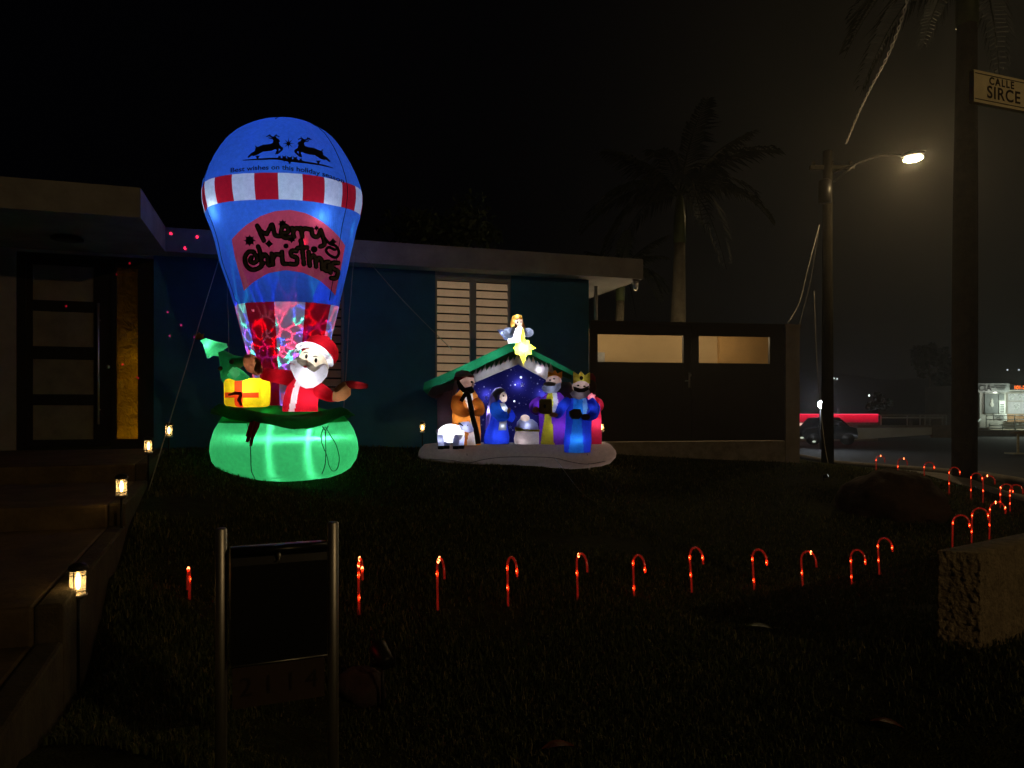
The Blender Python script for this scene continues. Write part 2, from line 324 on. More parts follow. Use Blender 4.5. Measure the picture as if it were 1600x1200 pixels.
# downpipe at the right corner and a bullet lamp under the eave
mb = MB(); mb.tube([hp(931, WW+.5, z=ZB), hp(931, WW+.5, z=.9)], .03, 10); obj('downpipe', mb.mesh(), M['paint'], house)
mb = MB(); c = hp(993, .15, z=ZB-.07); mb.box(c+Vector((0, 0, .045)), (.09, .09, .05)); mb.lathe(c-Vector((0, 0, .03)), [(.025, -.05), (.045, 0), (.04, .06)], 12); obj('eave_lamp', mb.mesh(), M['steel'], house, label='small unlit spotlight under the roof corner')

# ------------------------------------------------------------------ entrance walkway (treads step up to the door)
def bx(Y): return -2.0-.4*(Y-3.4)
steps = [(-6, 3.1, -.975), (3.1, 5.2, -.82), (5.2, 6.9, -.665), (6.9, 9.72, -.508)]
walk = None
for i, (y0, y1, dz) in enumerate(steps):
    a = Vector((bx(y0) if y0 > 0 else bx(1.5)+1.4, y0)); b_ = Vector((bx(y1), y1)); uu = Vector((U.x, U.y))
    if y0 < 0: a = Vector((bx(1.0), 1.0))
    L = 9 if i else 6
    bev = .02
    q0, q1 = a, b_; k = .11
    body = [q0-uu*k, q1-uu*k, q1-uu*L, q0-uu*L]
    mb = MB(); mb.prism([body[3], body[0], body[1], body[2]], -.6, EYE+dz)
    me = mb.mesh(False); o = obj('step', me, M['tile'], kind='structure')
    bm_ = o.modifiers.new('bevel', 'BEVEL'); bm_.width = .018; bm_.segments = 2
    mb = MB(); mb.prism([q0-uu*k, q0, q1, q1-uu*k], -.6, EYE+dz+.006)
    o = obj('step_border', mb.mesh(False), M['border'], kind='structure'); bm_ = o.modifiers.new('bevel', 'BEVEL'); bm_.width = .015; bm_.segments = 2

# ------------------------------------------------------------------ gate and pier right of the house
GP0 = W(922, 0, 11.75); GP1 = W(1226, 0, 12.3); GP0.z = GP1.z = 0; GU = (GP1-GP0).normalized(); GV = Vector((-GU.y, GU.x, 0)); GT = math.atan2(GU.y, GU.x)
def gp(px, w=0): 
    k = (px-800)/F; P = GP0+GV*w; tt = (k*P.y-P.x)/(GU.x-k*GU.y); return tt, (P+GU*tt)
def gbox(mb, t0, t1, w0, w1, z0, z1):
    c = GP0+GU*(t0+t1)/2+GV*(w0+w1)/2; c.z = (z0+z1)/2; return mb.box(c, (t1-t0, w1-w0, z1-z0), Matrix.Rotation(GT, 3, 'Z'))
def gzp(px, py): return EYE-(py-HZ)/F*gp(px)[1].y
gate = thing('gate', GP0+GU*1.5+Vector((0, 0, .6)), 'wide black double leaf gate with two lit strip openings', 'gate')
zt = gzp(1060, 508); zb = gzp(1060, 689); oz0 = gzp(1000, 566); oz1 = gzp(1000, 523)
ta, tb, tc0, td, te, tf = gp(922)[0], gp(934)[0], gp(1068)[0], gp(1092)[0], gp(1203)[0], gp(1226)[0]; tm = (tc0+td)/2
for (s0, s1, o0, o1) in ((ta, tm-.004, tb, tc0), (tm+.004, tf, td, te)):
    mb = MB(); gbox(mb, s0, o0, 0, .06, zb, zt); gbox(mb, o1, s1, 0, .06, zb, zt); gbox(mb, o0, o1, .002, .058, oz1, zt); gbox(mb, o0, o1, .002, .058, zb, oz0)
    leaf = obj('gate_leaf', mb.mesh(False), M['gatepaint'], gate)
mb = MB(); gbox(mb, ta, tf, -.01, .07, zt, zt+.05); obj('gate_rail', mb.mesh(False), M['gatepaint'], gate)
hz = gzp(1076, 592); mb = MB(); gbox(mb, tm-.05, tm-.02, -.012, 0, hz-.14, hz+.1); mb.ell(GP0+GU*(tm-.035)-GV*.03+Vector((0, 0, hz+.06)), (.025, .025, .025), seg=8, rings=6); mb.tube([GP0+GU*(tm-.035)-GV*.04+Vector((0, 0, hz-.03)), GP0+GU*(tm-.12)-GV*.04+Vector((0, 0, hz-.035))], .009, 6)
obj('handle', mb.mesh(), M['steel'], gate)
tP0, tP1 = gp(1226)[0]+.003, gp(1248)[0]
mb = MB(); gbox(mb, tP0, tP1, -.03, .25, .3, gzp(1237, 512)); gbox(mb, tP0-.015, tP1+.015, -.045, .265, gzp(1237, 512), gzp(1237, 507)); c = GP0+GU*tP0
single('gate_pier', mb.mesh(False), M['cream'], c+Vector((0, 0, .5)), 'plain square masonry pier at the right end of the black gate', 'pier')
mb = MB(); gbox(mb, ta, tP0-.003, -.02, .2, .2, zb-.012); obj('kerb', mb.mesh(False), M['concrete'], kind='structure')
# carport behind: tan wall lit by a lamp
m = pbr('tan_wall_paint', (.44, .33, .19), .85, amt=.08, scale=1.3, bump=.15, bscale=20)
mb = MB(); gbox(mb, ta-1.5, tf+.35, 2.0, 2.15, .2, EYE+1.52); c = GP0+GU*1.4+GV*2.0
single('yard_wall', mb.mesh(False), m, c+Vector((0, 0, .4)), 'tan wall lit from above and seen through the gate openings', 'wall')
mb = MB(); pp = GP0+GU*(gp(1145, 1.93)[0]); gbox(mb, gp(1123, 1.93)[0], gp(1240, 1.93)[0], 1.90, 1.985, .3, EYE+1.50)
single('wooden_panel', mb.mesh(False), pbr('ochre_panel', (.46, .29, .12), .7, amt=.12, scale=2, bump=.1), GP0+GU*gp(1160, 1.9)[0]+GV*1.9+Vector((0, 0, .4)), 'ochre panel against the tan wall behind the right gate opening', 'panel')
mb = MB(); gbox(mb, gp(934, 1.2)[0]-.3, gp(945, 1.2)[0], 1.2, 1.55, .3, gzp(940, 541)+.0)
single('meter_box', mb.mesh(False), pbr('grey_metal_box', (.22, .23, .25), .6, bump=.03), GP0+GU*.1+GV*1.2+Vector((0, 0, .4)), 'grey metal cabinet in the left corner of the left gate opening', 'cabinet')
for k_, (tt, e) in enumerate(((.9, 22), (2.6, 24))):
    p = GP0+GU*tt+GV*.9; p.z = zt+.0
    o = thing('bulkhead_lamp', p, ('left' if k_ == 0 else 'right')+'hand yard lamp hidden behind the top of the black gate', 'lamp')
    mb = MB(); mb.lathe(p, [(.05, .02), (.07, .03), (.07, .06), (.03, .08)], 12); obj('housing', mb.mesh(), M['black'], o)
    lampon(o, 'yard_light', p-Vector((0, 0, .02)), e, (1, .73, .40), .05)

# ------------------------------------------------------------------ balloon inflatable
YB = 8.7; SB = YB/F
def B(px, py, dy=0): return Vector(((px-800)*SB, YB+dy, EYE-(py-HZ)*SB))
bal = thing('inflatable_balloon', (B(446, 752).x, YB, gz(B(446, 752).x, YB)), 'tall lit blue inflatable hot air balloon with red lettering panel and green basket', 'inflatable')
PV = B(444, 480); TI = R(-.6)
prof = [(191,0,448),(192,22,447),(195,40,446),(200,52,444),(208,66,443),(217,78,442),(228,88,441),(241,97,441),(255,105,441),(272,113,441),(290,119,441.5),(305,122,442),(320,121.5,442.5),(340,117,443),(360,110,444),(380,105,445),(416,97,445.5),(450,87,447.5),(480,79,449),(505,73,449),(530,67,449),(560,59,449),(590,52,449),(640,44,449)]
pt = np.array([p[0] for p in prof], float); pr = np.array([p[1] for p in prof], float); pc = np.array([p[2] for p in prof], float)
def bs(a, t_):
    """surface point at angle a from the front (positive to the right) and height row t_"""
    r = np.interp(t_, pt, pr)*SB; cx = np.interp(t_, pt, pc)
    g = 1+.028*abs(math.sin(a*3+.35))-.014+.012*noise.noise(Vector((a*2.2, t_*.012, 3)))+.004*noise.noise(Vector((a*9, t_*.03, 7)))
    z = EYE-(t_-HZ)*SB; x = (cx-800)*SB
    k = math.cos(a); lx = r*math.sin(a)*g; ly = -.76*r*k*g
    lz = -lx*math.tan(TI)
    return Vector((x+lx, YB+ly, z+lz))
def patch(a0, a1, t0, t1, na, nt, off=0):
    f0 = t0 if callable(t0) else (lambda a: t0); f1 = t1 if callable(t1) else (lambda a: t1)
    v = []
    for j in range(nt+1):
        for i in range(na+1):
            a = a0+(a1-a0)*i/na; tt = f0(a)+(f1(a)-f0(a))*j/nt; v.append(bs(a, tt))
    f = [(j*(na+1)+i, (j+1)*(na+1)+i, (j+1)*(na+1)+i+1, j*(na+1)+i+1) for j in range(nt) for i in range(na)]
    return v, f
full, ff = patch(-PI, PI, 191.5, 640, 120, 90); BV = BVHTree.FromPolygons(full, ff)
def hit(px, py):
    d = Vector(((px-800)/F, 1, -(py-HZ)/F)).normalized(); l, n, i, ds = BV.ray_cast(Vector((0, 0, EYE)), d)
    if l is None: return None
    return l, (n if n.dot(d) < 0 else -n)
def inv(px, py):
    h = hit(px, py)[0]
    lo, hi = 187., 640.
    best = None
    # solve for angle and row on the tilted surface
    from math import asin
    a = 0.; t_ = py
    for _ in range(60):
        cx = np.interp(t_, pt, pc); lx = h.x-(cx-800)*SB; t_n = HZ-((h.z+lx*math.tan(TI))-EYE)/SB
        r = np.interp(t_n, pt, pr)*SB; a = math.atan2(lx, -(h.y-YB)/.76); t_ = t_*.5+t_n*.5
    return a, float(t_)
bt0, bt1 = 299, 337
v, f = patch(-PI, PI, 191.5, bt0, 88, 30); env = obj('upper_envelope', mesh(v, f), M['blue'], bal)
dA = 2*PI/22; a00 = inv(435, 300)[0]
for k in range(22):
    a = a00+dA*k; v, f = patch(a, a+dA, bt0, bt1, 4, 6); obj('band_panel', mesh(v, f), M['white'] if k % 2 == 0 else M['red'], bal)
# red sign panel edges taken as rows of angle
arcT = [inv(*p) for p in ((358,375),(380,353),(405,338),(430,330),(455,328),(480,333),(505,345),(527,362),(544,386))]
arcB = [inv(*p) for p in ((385,454),(400,440),(420,427),(445,422),(470,426),(495,438),(519,461))]
aL = (arcT[0][0]+arcB[0][0])/2; aR = (arcT[-1][0]+arcB[-1][0])/2
def cf(arc, stretch=True):
    A_ = np.array([p[0] for p in arc]); T_ = np.array([p[1] for p in arc]); A_ = aL+(A_-A_[0])*(aR-aL)/(A_[-1]-A_[0]); return lambda a: float(np.interp(a, A_, T_))
cT = cf(arcT); cB = cf(arcB); lt1 = 480
def gen(name, a0, a1, t0, t1, na, nt, mat, parent=bal): v, f = patch(a0, a1, t0, t1, na, nt); return obj(name, mesh(v, f), mat, parent)
gen('lower_envelope', aR, aL+2*PI, bt1, lt1, 64, 30, M['blue'])
gen('lower_envelope', aL, aR, bt1, cT, 48, 10, M['blue']); gen('lower_envelope', aL, aR, cB, lt1, 48, 12, M['blue'])
panel = gen('sign_panel', aL, aR, cT, cB, 48, 24, M['pink'])
# striped skirt
bounds = [inv(x, 500)[0] for x in (388, 430, 475, 512)]
st = [(bounds[0], bounds[1], 'red'), (bounds[1], bounds[2], 'white'), (bounds[2], bounds[3], 'red')]
rest = 2*PI-(bounds[3]-bounds[0]); k9 = rest/7
for k in range(7): st.append((bounds[3]+k*k9, bounds[3]+(k+1)*k9, 'white' if k % 2 == 0 else 'red'))
for a0, a1, c in st: gen('stripe_panel', a0, a1, lt1, 640, 10, 30, M[c])
def surfline(pts, r, mat, name='seam', parent=bal):
    mb = MB(); mb.tube(pts, r, 5); return obj(name, mb.mesh(), mat, parent)
for a in (-1.02, 1.12, 2.2, -2.2, 3.1): surfline([bs(a, tt)+(bs(a, tt)-Vector((bs(a, tt).x*.0+(446-800)*SB, YB, bs(a, tt).z))).normalized()*.003 for tt in range(194, 481, 8)], .004, M['seam'])
surfline([bs(0.02, tt)+Vector((0, -.004, .004)) for tt in (192, 194, 198, 204)], .004, M['seam'])
# printed decoration laid on the cloth
class Print:
    def __init__(s): s.mb = MB(); s.k = 0
    def pt(s, x, y, off):
        h = hit(x, y)
        return None if h is None else h[0]+h[1]*off
    def stroke(s, pts, w, off=.004, closed=False):
        P = spline([(x, y, 0) for x, y in pts], 6) if len(pts) > 2 else [Vector((*pts[0], 0)).lerp(Vector((*pts[1], 0)), i/5) for i in range(6)]
        s.k += 1; off += s.k*.0002; n = len(P); ws = w if hasattr(w, '__len__') else None
        v = []; f = []
        for i, p in enumerate(P):
            t_ = (P[min(i+1, n-1)]-P[max(i-1, 0)]); t_ = t_.normalized() if t_.length else Vector((1, 0, 0)); q = Vector((-t_.y, t_.x, 0))
            ww = (np.interp(i/(n-1), np.linspace(0, 1, len(ws)), ws) if ws is not None else w)/2
            v += [s.pt(*(p+q*ww).xy, off), s.pt(*(p-q*ww).xy, off)]
        if any(x is None for x in v): return
        f = [(2*i, 2*i+1, 2*i+3, 2*i+2) for i in range(n-1)]; s.mb.add(v, f)
        for e in (0, n-1):
            ww = (ws[0] if e == 0 else ws[-1]) if ws is not None else w
            if ww > 1.2: s.disc(P[e].x, P[e].y, ww/2, off+.0001)
    def disc(s, x, y, r, off=.004, n=12, star=0, rr=.5):
        s.k += 1; off += s.k*.0001
        m_ = n if not star else star*2; v = [s.pt(x, y, off)]
        for i in range(m_):
            q = r if not star or i % 2 == 0 else r*rr; a = 2*PI*i/m_+PI/2; v.append(s.pt(x+q*math.cos(a), y+q*math.sin(a), off))
        if any(p is None for p in v): return
        s.mb.add(v, [(0, i+1, (i+1) % m_+1) for i in range(m_)])
    def out(s, name, mat, parent, label=None): return obj(name, s.mb.mesh(False), mat, parent, label=label)
def c2(x, y): return (300+x/5.333, 300+y/5.333)
def c1(x, y): return (300+x/5.333, 170+y/5.333)
L = [[(600,405),(570,340),(545,282)],[(545,282),(580,330),(625,350)],[(625,350),(650,300),(668,272),(680,310),(695,360),(735,368)],
     [(745,345),(800,335),(795,290),(755,292),(745,345),(775,382),(825,372)],
     [(835,300),(850,375)],[(842,335),(865,303),(900,308)],[(905,300),(918,372)],[(912,335),(935,305),(975,312)],
     [(995,312),(1005,362),(1045,372),(1062,330)],[(1068,318),(1090,380),(1100,435),(1065,455)]]
Y2 = [[(1100,385),(1140,430),(1190,450),(1215,505),(1190,545),(1140,525),(1110,490),(1130,460),(1180,480)]]
C = [[(520,500),(475,500),(445,550),(460,615),(510,648),(570,628),(600,590)],[(530,520),(550,560),(520,590),(488,572),(500,545)],
     [(555,455),(575,520),(585,612)],[(583,560),(605,520),(632,545),(642,608),(665,600)],[(668,515),(678,605)],[(676,560),(700,520),(735,525)],
     [(752,500),(760,590),(790,598)],[(870,492),(828,492),(832,530),(872,550),(868,600),(815,598)],
     [(905,405),(920,500),(930,600)],[(878,468),(955,462)],[(968,500),(978,612)],[(978,560),(1005,528),(1025,560),(1028,620)],[(1030,580),(1055,548),(1075,580),(1078,640)],
     [(1130,580),(1100,590),(1095,640),(1125,655),(1140,600),(1145,670)],[(1205,590),(1165,590),(1165,635),(1205,660),(1190,715),(1150,715)]]
pr1 = Print()
for s_ in L+C: pr1.stroke([c2(*p) for p in s_], 7.7)
for s_ in Y2: pr1.stroke([c2(*p) for p in s_], 4.5)
for x, y, r_, st_ in ((757,268,40,8),(485,405,50,8),(645,432,34,4),(1015,478,28,0),(830,392,36,6),(785,450,22,0),(1035,300,24,6),(1170,415,32,4)): pr1.disc(*c2(x, y), r_/5.333, star=st_, rr=.62)
pr1.out('lettering_outline', M['print'], panel, 'black outlined words Merry Christmas')
pr2 = Print()
for s_ in L+C: pr2.stroke([c2(*p) for p in s_], 3.9, .012)
pr2.out('lettering', M['printgrey'], panel)
# two leaping deer, a star and a sprig, dark print above the band
pr3 = Print()
def deer(fl):
    T = (lambda x, y: c1(x, y)) if not fl else (lambda x, y: c1(1612-x, y+22+(1612-x-805)*.05))
    for pts, w in (([(545,345),(600,330),(660,322),(705,300)], [6, 9, 9, 8]), ([(690,310),(695,270),(690,245)], [7, 5, 4.5]), ([(685,250),(720,270),(728,276)], [5, 4, 2]),
        ([(560,345),(530,370),(500,380),(472,405)], [8, 5, 3.2, 2]), ([(575,350),(545,375),(510,392)], [6, 3.5, 1.8]), ([(700,310),(735,325),(750,340),(712,378)], [7, 4, 3, 1.8]), ([(690,320),(715,345),(700,380)], [6, 3, 1.6]),
        ([(680,245),(660,235),(640,228)], [2.2, 1.8, 1.2]), ([(660,238),(650,222)], [1.8, 1.2]), ([(640,230),(622,238)], [1.6, 1]), ([(690,243),(700,228),(730,240)], [2, 1.6, 1]), ([(700,232),(705,222)], [1.4, 1]), ([(645,250),(680,255)], [1.3, 1.6]), ([(545,335),(535,320)], [2.4, 1.6])):
        pr3.stroke([T(*p) for p in pts], [q*1.22 for q in w])
deer(False); deer(True)
pr3.disc(*c1(805, 295), 50/5.333, star=8, rr=.25)
pr3.disc(*c1(805, 295), 34/5.333, star=8, rr=.4)
pr3.stroke([c1(*p) for p in ((430,438),(560,430),(700,425),(815,440),(960,458),(1080,478),(1168,502))], [1, 2.6, 3, 4, 3.2, 2.4, 1])
for p in ((550,408),(1050,448)): pr3.disc(*c1(*p), 24/5.333, star=3, rr=.45)
for p, r_ in (((815,430),40),((770,418),30),((860,425),30),((730,410),18),((905,432),18),((815,455),16)): pr3.disc(*c1(*p), r_/5.333, star=5, rr=.5)
pr3.out('deer_print', M['printblue'], env, 'navy print of two leaping deer either side of a star')
def textmesh(body, size=1, off=0, align='CENTER', spacing=1):
    cu = bpy.data.curves.new('text', 'FONT'); cu.body = body; cu.size = size; cu.offset = off; cu.align_x = align; cu.space_character = spacing
    o = bpy.data.objects.new('text', cu); COL.objects.link(o); bpy.context.view_layer.update()
    me = bpy.data.meshes.new_from_object(o.evaluated_get(bpy.context.evaluated_depsgraph_get())); bpy.data.objects.remove(o)
    bm = bmesh.new(); bm.from_mesh(me); bmesh.ops.triangulate(bm, faces=bm.faces); bm.to_mesh(me); bm.free(); return me
me = textmesh('Best wishes on this holiday season', 1, .02); xs_ = [v.co.x for v in me.vertices]; x0, x1 = min(xs_), max(xs_)
bl = [(361, 269), (400, 265), (440, 264), (480, 269), (510, 276), (537, 286)]
for v in me.vertices:
    px = 361+(v.co.x-x0)/(x1-x0)*176; y0 = np.interp(px, [b[0] for b in bl], [b[1] for b in bl]); h = hit(px, y0-v.co.y*10.0+1); v.co = h[0]+h[1]*.009
obj('greeting_print', me, M['print'], env, 'stuff', label='small dark words Best wishes on this holiday season')
# lamps in the balloon
lampon(bal, 'inner_light', B(444, 345), 14, (.62, .72, 1), .25)
lampon(bal, 'led_blue', B(444, 260), 7, (.35, .5, 1), .25)
lampon(bal, 'led_spot', B(364, 343, -.38), 1.7, (.7, .9, 1), .02); lampon(bal, 'led_spot', B(512, 352, -.40), 1.5, (.7, .9, 1), .02)
lampon(bal, 'inner_light', B(448, 430), 2.2, (.6, .6, 1), .15)
# colour wheel projector lamp in the neck: its light leaves in a coloured net
def netlight(parent, loc, power, scale, seed):
    o = lampon(parent, 'colour_projector', loc, power, (1, 1, 1), 0); l = o.data; l.use_nodes = True; t = l.node_tree; t.nodes.clear()
    tc_ = N(t, 'ShaderNodeTexCoord'); mp = N(t, 'ShaderNodeMapping'); mp.inputs['Location'].default_value = (seed, seed*.7, 0); t.links.new(tc_.outputs['Normal'], mp.inputs[0])
    ds = N(t, 'ShaderNodeTexNoise', i_Scale=2.2, i_Detail=1); t.links.new(mp.outputs[0], ds.inputs['Vector'])
    av = N(t, 'ShaderNodeVectorMath', operation='MULTIPLY_ADD'); av.inputs[1].default_value = (.22, .22, .22); t.links.new(ds.outputs['Color'], av.inputs[0]); t.links.new(mp.outputs[0], av.inputs[2])
    vo = N(t, 'ShaderNodeTexVoronoi', feature='DISTANCE_TO_EDGE', i_Scale=scale); t.links.new(av.outputs[0], vo.inputs['Vector'])
    mr = N(t, 'ShaderNodeMapRange', i_From_Min=.0, i_From_Max=.17, i_To_Min=.8, i_To_Max=0.0); t.links.new(vo.outputs[0], mr.inputs['Value'])
    pw = N(t, 'ShaderNodeMath', operation='POWER'); pw.inputs[1].default_value = 2.0; t.links.new(mr.outputs[0], pw.inputs[0])
    cn = N(t, 'ShaderNodeTexVoronoi', i_Scale=scale*1.1); t.links.new(av.outputs[0], cn.inputs['Vector'])
    sx = N(t, 'ShaderNodeSeparateColor'); t.links.new(cn.outputs['Color'], sx.inputs[0])
    cr = N(t, 'ShaderNodeValToRGB'); cr.color_ramp.interpolation = 'CONSTANT'; e = cr.color_ramp.elements; e[0].color = (1, .03, .10, 1); e[1].position = .26; e[1].color = (.08, .12, 1, 1)
    for p_, c_ in ((.52, (1, .04, .15)), (.62, (.12, 1, .65)), (.88, (.4, .1, 1))): q = e.new(p_); q.color = (*c_, 1)
    t.links.new(sx.outputs[0], cr.inputs[0])
    # small bright dots
    v2 = N(t, 'ShaderNodeTexVoronoi', i_Scale=scale*1.3); v2.inputs['Randomness'].default_value = .9; t.links.new(av.outputs[0], v2.inputs['Vector'])
    m2 = N(t, 'ShaderNodeMapRange', i_From_Min=.03, i_From_Max=.13, i_To_Min=6, i_To_Max=0); t.links.new(v2.outputs['Distance'], m2.inputs['Value'])
    ad = N(t, 'ShaderNodeMath', operation='ADD'); t.links.new(pw.outputs[0], ad.inputs[0]); t.links.new(m2.outputs[0], ad.inputs[1])
    a3 = N(t, 'ShaderNodeMath', operation='ADD'); a3.inputs[1].default_value = .02; t.links.new(ad.outputs[0], a3.inputs[0])
    em = N(t, 'ShaderNodeEmission'); t.links.new(cr.outputs[0], em.inputs[0]); t.links.new(a3.outputs[0], em.inputs[1])
    ou = N(t, 'ShaderNodeOutputLight'); t.links.new(em.outputs[0], ou.inputs[0]); return o
netlight(bal, B(449, 540), 60, 3.7, 3.0)
# basket
def ring(prof_, cx, ry=.95, seg=64, wob=0.0, YY=YB, s=SB, closetop=True):
    v = []; f = []; n = len(prof_)
    for j, (py, hw) in enumerate(prof_):
        for k in range(seg):
            a = 2*PI*k/seg; g = 1+wob*math.sin(4*a+.6)+.4*wob*math.sin(9*a+py*.05)
            v.append(Vector(((cx-800)*s+hw*s*math.sin(a)*g, YY-hw*s*ry*math.cos(a)*g, EYE-(py-HZ)*s)))
    for j in range(n-1):
        for k in range(seg): k2 = (k+1) % seg; f.append((j*seg+k, j*seg+k2, (j+1)*seg+k2, (j+1)*seg+k))
    f.append(tuple(range(seg-1, -1, -1)))
    if closetop: f.append(tuple(range((n-1)*seg, n*seg)))
    return v, f
v, f = ring([(748,50),(745,72),(740,86),(732,98),(718,107),(703,110.5),(688,109),(672,104),(660,97),(651,90),(645,82),(642,60),(641,30)], 446, .95, 72, .012)
bask = obj('basket', mesh(v, f), M['green'], bal)
def streaklamp(parent, loc, power, k):  # cross-shaped glint of the weave is put into the lamp's emission
    o = lampon(parent, 'inner_light', loc, power, (.85, 1, .95), 0); l = o.data; l.use_nodes = True; t = l.node_tree; t.nodes.clear()
    tc_ = N(t, 'ShaderNodeTexCoord'); s_ = N(t, 'ShaderNodeSeparateXYZ'); t.links.new(tc_.outputs['Normal'], s_.inputs[0]); res = []
    for ax in ('X', 'Z'):
        ab = N(t, 'ShaderNodeMath', operation='ABSOLUTE'); t.links.new(s_.outputs[ax], ab.inputs[0])
        mr = N(t, 'ShaderNodeMapRange', i_From_Min=0, i_From_Max=.30, i_To_Min=1, i_To_Max=0); t.links.new(ab.outputs[0], mr.inputs['Value'])
        pw = N(t, 'ShaderNodeMath', operation='POWER'); pw.inputs[1].default_value = 3; t.links.new(mr.outputs[0], pw.inputs[0]); res.append(pw)
    a1 = N(t, 'ShaderNodeMath', operation='ADD'); t.links.new(res[0].outputs[0], a1.inputs[0]); t.links.new(res[1].outputs[0], a1.inputs[1])
    a2 = N(t, 'ShaderNodeMath', operation='MULTIPLY_ADD'); a2.inputs[1].default_value = k; a2.inputs[2].default_value = .25; t.links.new(a1.outputs[0], a2.inputs[0])
    em = N(t, 'ShaderNodeEmission'); t.links.new(a2.outputs[0], em.inputs[1]); ou = N(t, 'ShaderNodeOutputLight'); t.links.new(em.outputs[0], ou.inputs[0]); return o
streaklamp(bal, B(454, 682, -.48), 5, 4); streaklamp(bal, B(505, 682, -.46), 6, 4)
lampon(bal, 'inner_light', B(446, 695), 16, (.8, 1, .85), .25); lampon(bal, 'inner_light', B(385, 705, .1), 5, (.8, 1, .8), .15); lampon(bal, 'inner_light', B(508, 705, .1), 5, (.8, 1, .8), .15)
# dark green ruffle round the rim
seg = 96; v = []; f = []
def drop(a):   # lower hem row of the ruffle: left side high, deep sag right of centre
    return 652+6*math.sin(a*2+1)+13*math.exp(-((a-.48)/.38)**2)-2*math.sin(5*a)
for k in range(seg):
    a = 2*PI*k/seg; a = a if a < PI else a-2*PI
    bk_ = 16*min(1, max(0, (abs(a+.1)-1.45)/.3)); up_ = 634+17*math.exp(-((a-.35)/.62)**2)-1.5*math.sin(4*a)+bk_; dn_ = drop(a)+bk_*.3
    for (py, hw) in ((up_, 92), (up_-1.5, 97+2*math.sin(7*a)), (up_*.75+dn_*.25, 104+3*math.sin(6*a)), ((up_+dn_)/2, 107+3*math.sin(8*a+1)), (dn_, 105+2.5*math.sin(9*a))):
        v.append(Vector(((444-800)*SB+hw*SB*math.sin(a), YB-hw*SB*.95*math.cos(a), EYE-(py-HZ)*SB)))
for k in range(seg):
    for j in range(4): k2 = (k+1) % seg; f.append((k*5+j, k*5+j+1, k2*5+j+1, k2*5+j))
obj('rim_ruffle', mesh(v, f), M['dgreen'], bal)
v, f = ring([(660,97),(652,92),(645,80),(639,62),(634,40),(632,12)], 444, .95, 48); obj('rim_top', mesh(v, f), M['green'], bal)
lampon(bal, 'inner_light', B(380, 650, -.3), 1.6, (.8, 1, .85), .05); lampon(bal, 'inner_light', B(440, 650, -.52), 1.2, (.8, 1, .85), .05); lampon(bal, 'inner_light', B(500, 650, -.3), 1.6, (.8, 1, .85), .05)
def basepts(px, pys, off=.006):
    out_ = []
    for py in pys:
        hw = np.interp(py, [641,645,651,660,672,688,703,718,732,740,745,748], [30,82,90,97,104,109,110.5,107,98,86,72,50]); x = px-446; yy = math.sqrt(max(0, 1-(x/hw)**2))*hw*.95*SB+off+.012*0
        out_.append(B(px, py, -yy)*1.0)
    return out_
def bridge(o_pts, r, name, mat): mb = MB(); mb.tube(o_pts, r, 6); return obj(name, mb.mesh(), mat, bal)
def onb(px, py, off=.012):
    # walk the camera ray to the basket surface
    d = Vector(((px-800)/F, 1, -(py-HZ)/F)); o_ = Vector((0, 0, EYE))
    if not hasattr(onb, 'bv'):
        onb.bv = BVHTree.FromPolygons([v_.co+ORG[bal.name] for v_ in bask.data.vertices], [list(p.vertices) for p in bask.data.polygons])
    l, n, i, ds = onb.bv.ray_cast(o_, d.normalized())
    if l is None: return None
    return l+(n if n.y < 0 else -n)*off
def online(pts, r, name, mat, off=.012):
    P = [onb(*p.xy, off) for p in spline([(x, y, 0) for x, y in pts], 5)]; P = [p for p in P if p]
    if len(P) > 1: bridge(P, r, name, mat)
online([(387,662),(391,690),(392,715),(393,735),(398,747)], .005, 'seam', M['seamg'], .002); online([(508,672),(509,700),(508,725),(503,740)], .005, 'seam', M['seamg'], .002)
online([(506,668),(501,680),(503,695),(510,712),(513,725),(519,735),(526,731),(529,715),(524,695),(515,680),(508,668)], .005, 'tie_cord', M['dgreen'])
online([(503,667),(508,673),(512,666)], .006, 'tie_cord', M['dgreen'])
mb = MB()
for pts, r0 in (([(404,650),(400,665),(393,680),(389,692)], .035), ([(408,650),(404,668),(397,685),(394,697)], .028), ([(399,650),(394,668),(388,683)], .02)):
    P = [onb(x, y, .035) or B(x, y, -.85) for x, y in pts]; mb.tube(P, [r0, r0*.9, r0*.6, r0*.5][:len(P)], 7)
obj('ribbon_tail', mb.mesh(), M['dred'], bal)
online([(352,650),(370,651),(390,653),(404,655)], .012, 'ribbon', M['dred'], .03)
# gift box, tree and waving figure inside the basket
def sup(pc_, hx_, hy_, hz_, rot=0, n=3.4, seg=28, rings=18):
    v = []; f = []
    sg = lambda x, e: math.copysign(abs(x)**e, x)
    for i in range(rings+1):
        a = -PI/2+PI*i/rings
        for k in range(seg):
            b_ = 2*PI*k/seg; e = 2/n
            p = Vector((hx_*sg(math.cos(a), e)*sg(math.cos(b_), e), hy_*sg(math.cos(a), e)*sg(math.sin(b_), e), hz_*sg(math.sin(a), e)))
            v.append(pc_+Matrix.Rotation(rot, 3, 'Y') @ p)
    for i in range(rings):
        for k in range(seg): k2 = (k+1) % seg; f.append((i*seg+k, i*seg+k2, (i+1)*seg+k2, (i+1)*seg+k))
    return v, f
M['ribbon'] = fabric('ribbon_red', (.78, .05, .01), .6)
v, f = sup(B(408, 615, -.45), 31.5*SB*.95, 20*SB, 21.5*SB, n=7, seg=160, rings=110); c_ = B(406.5, 617.5, -.45)
isr = lambda q: (lambda p: (abs(p.x-c_.x) < 4.6*SB or abs(p.z-c_.z) < 3.6*SB) and p.y < YB-.45 and abs(p.x-c_.x) < 25*SB)(sum((v[i] for i in q), Vector())/len(q))
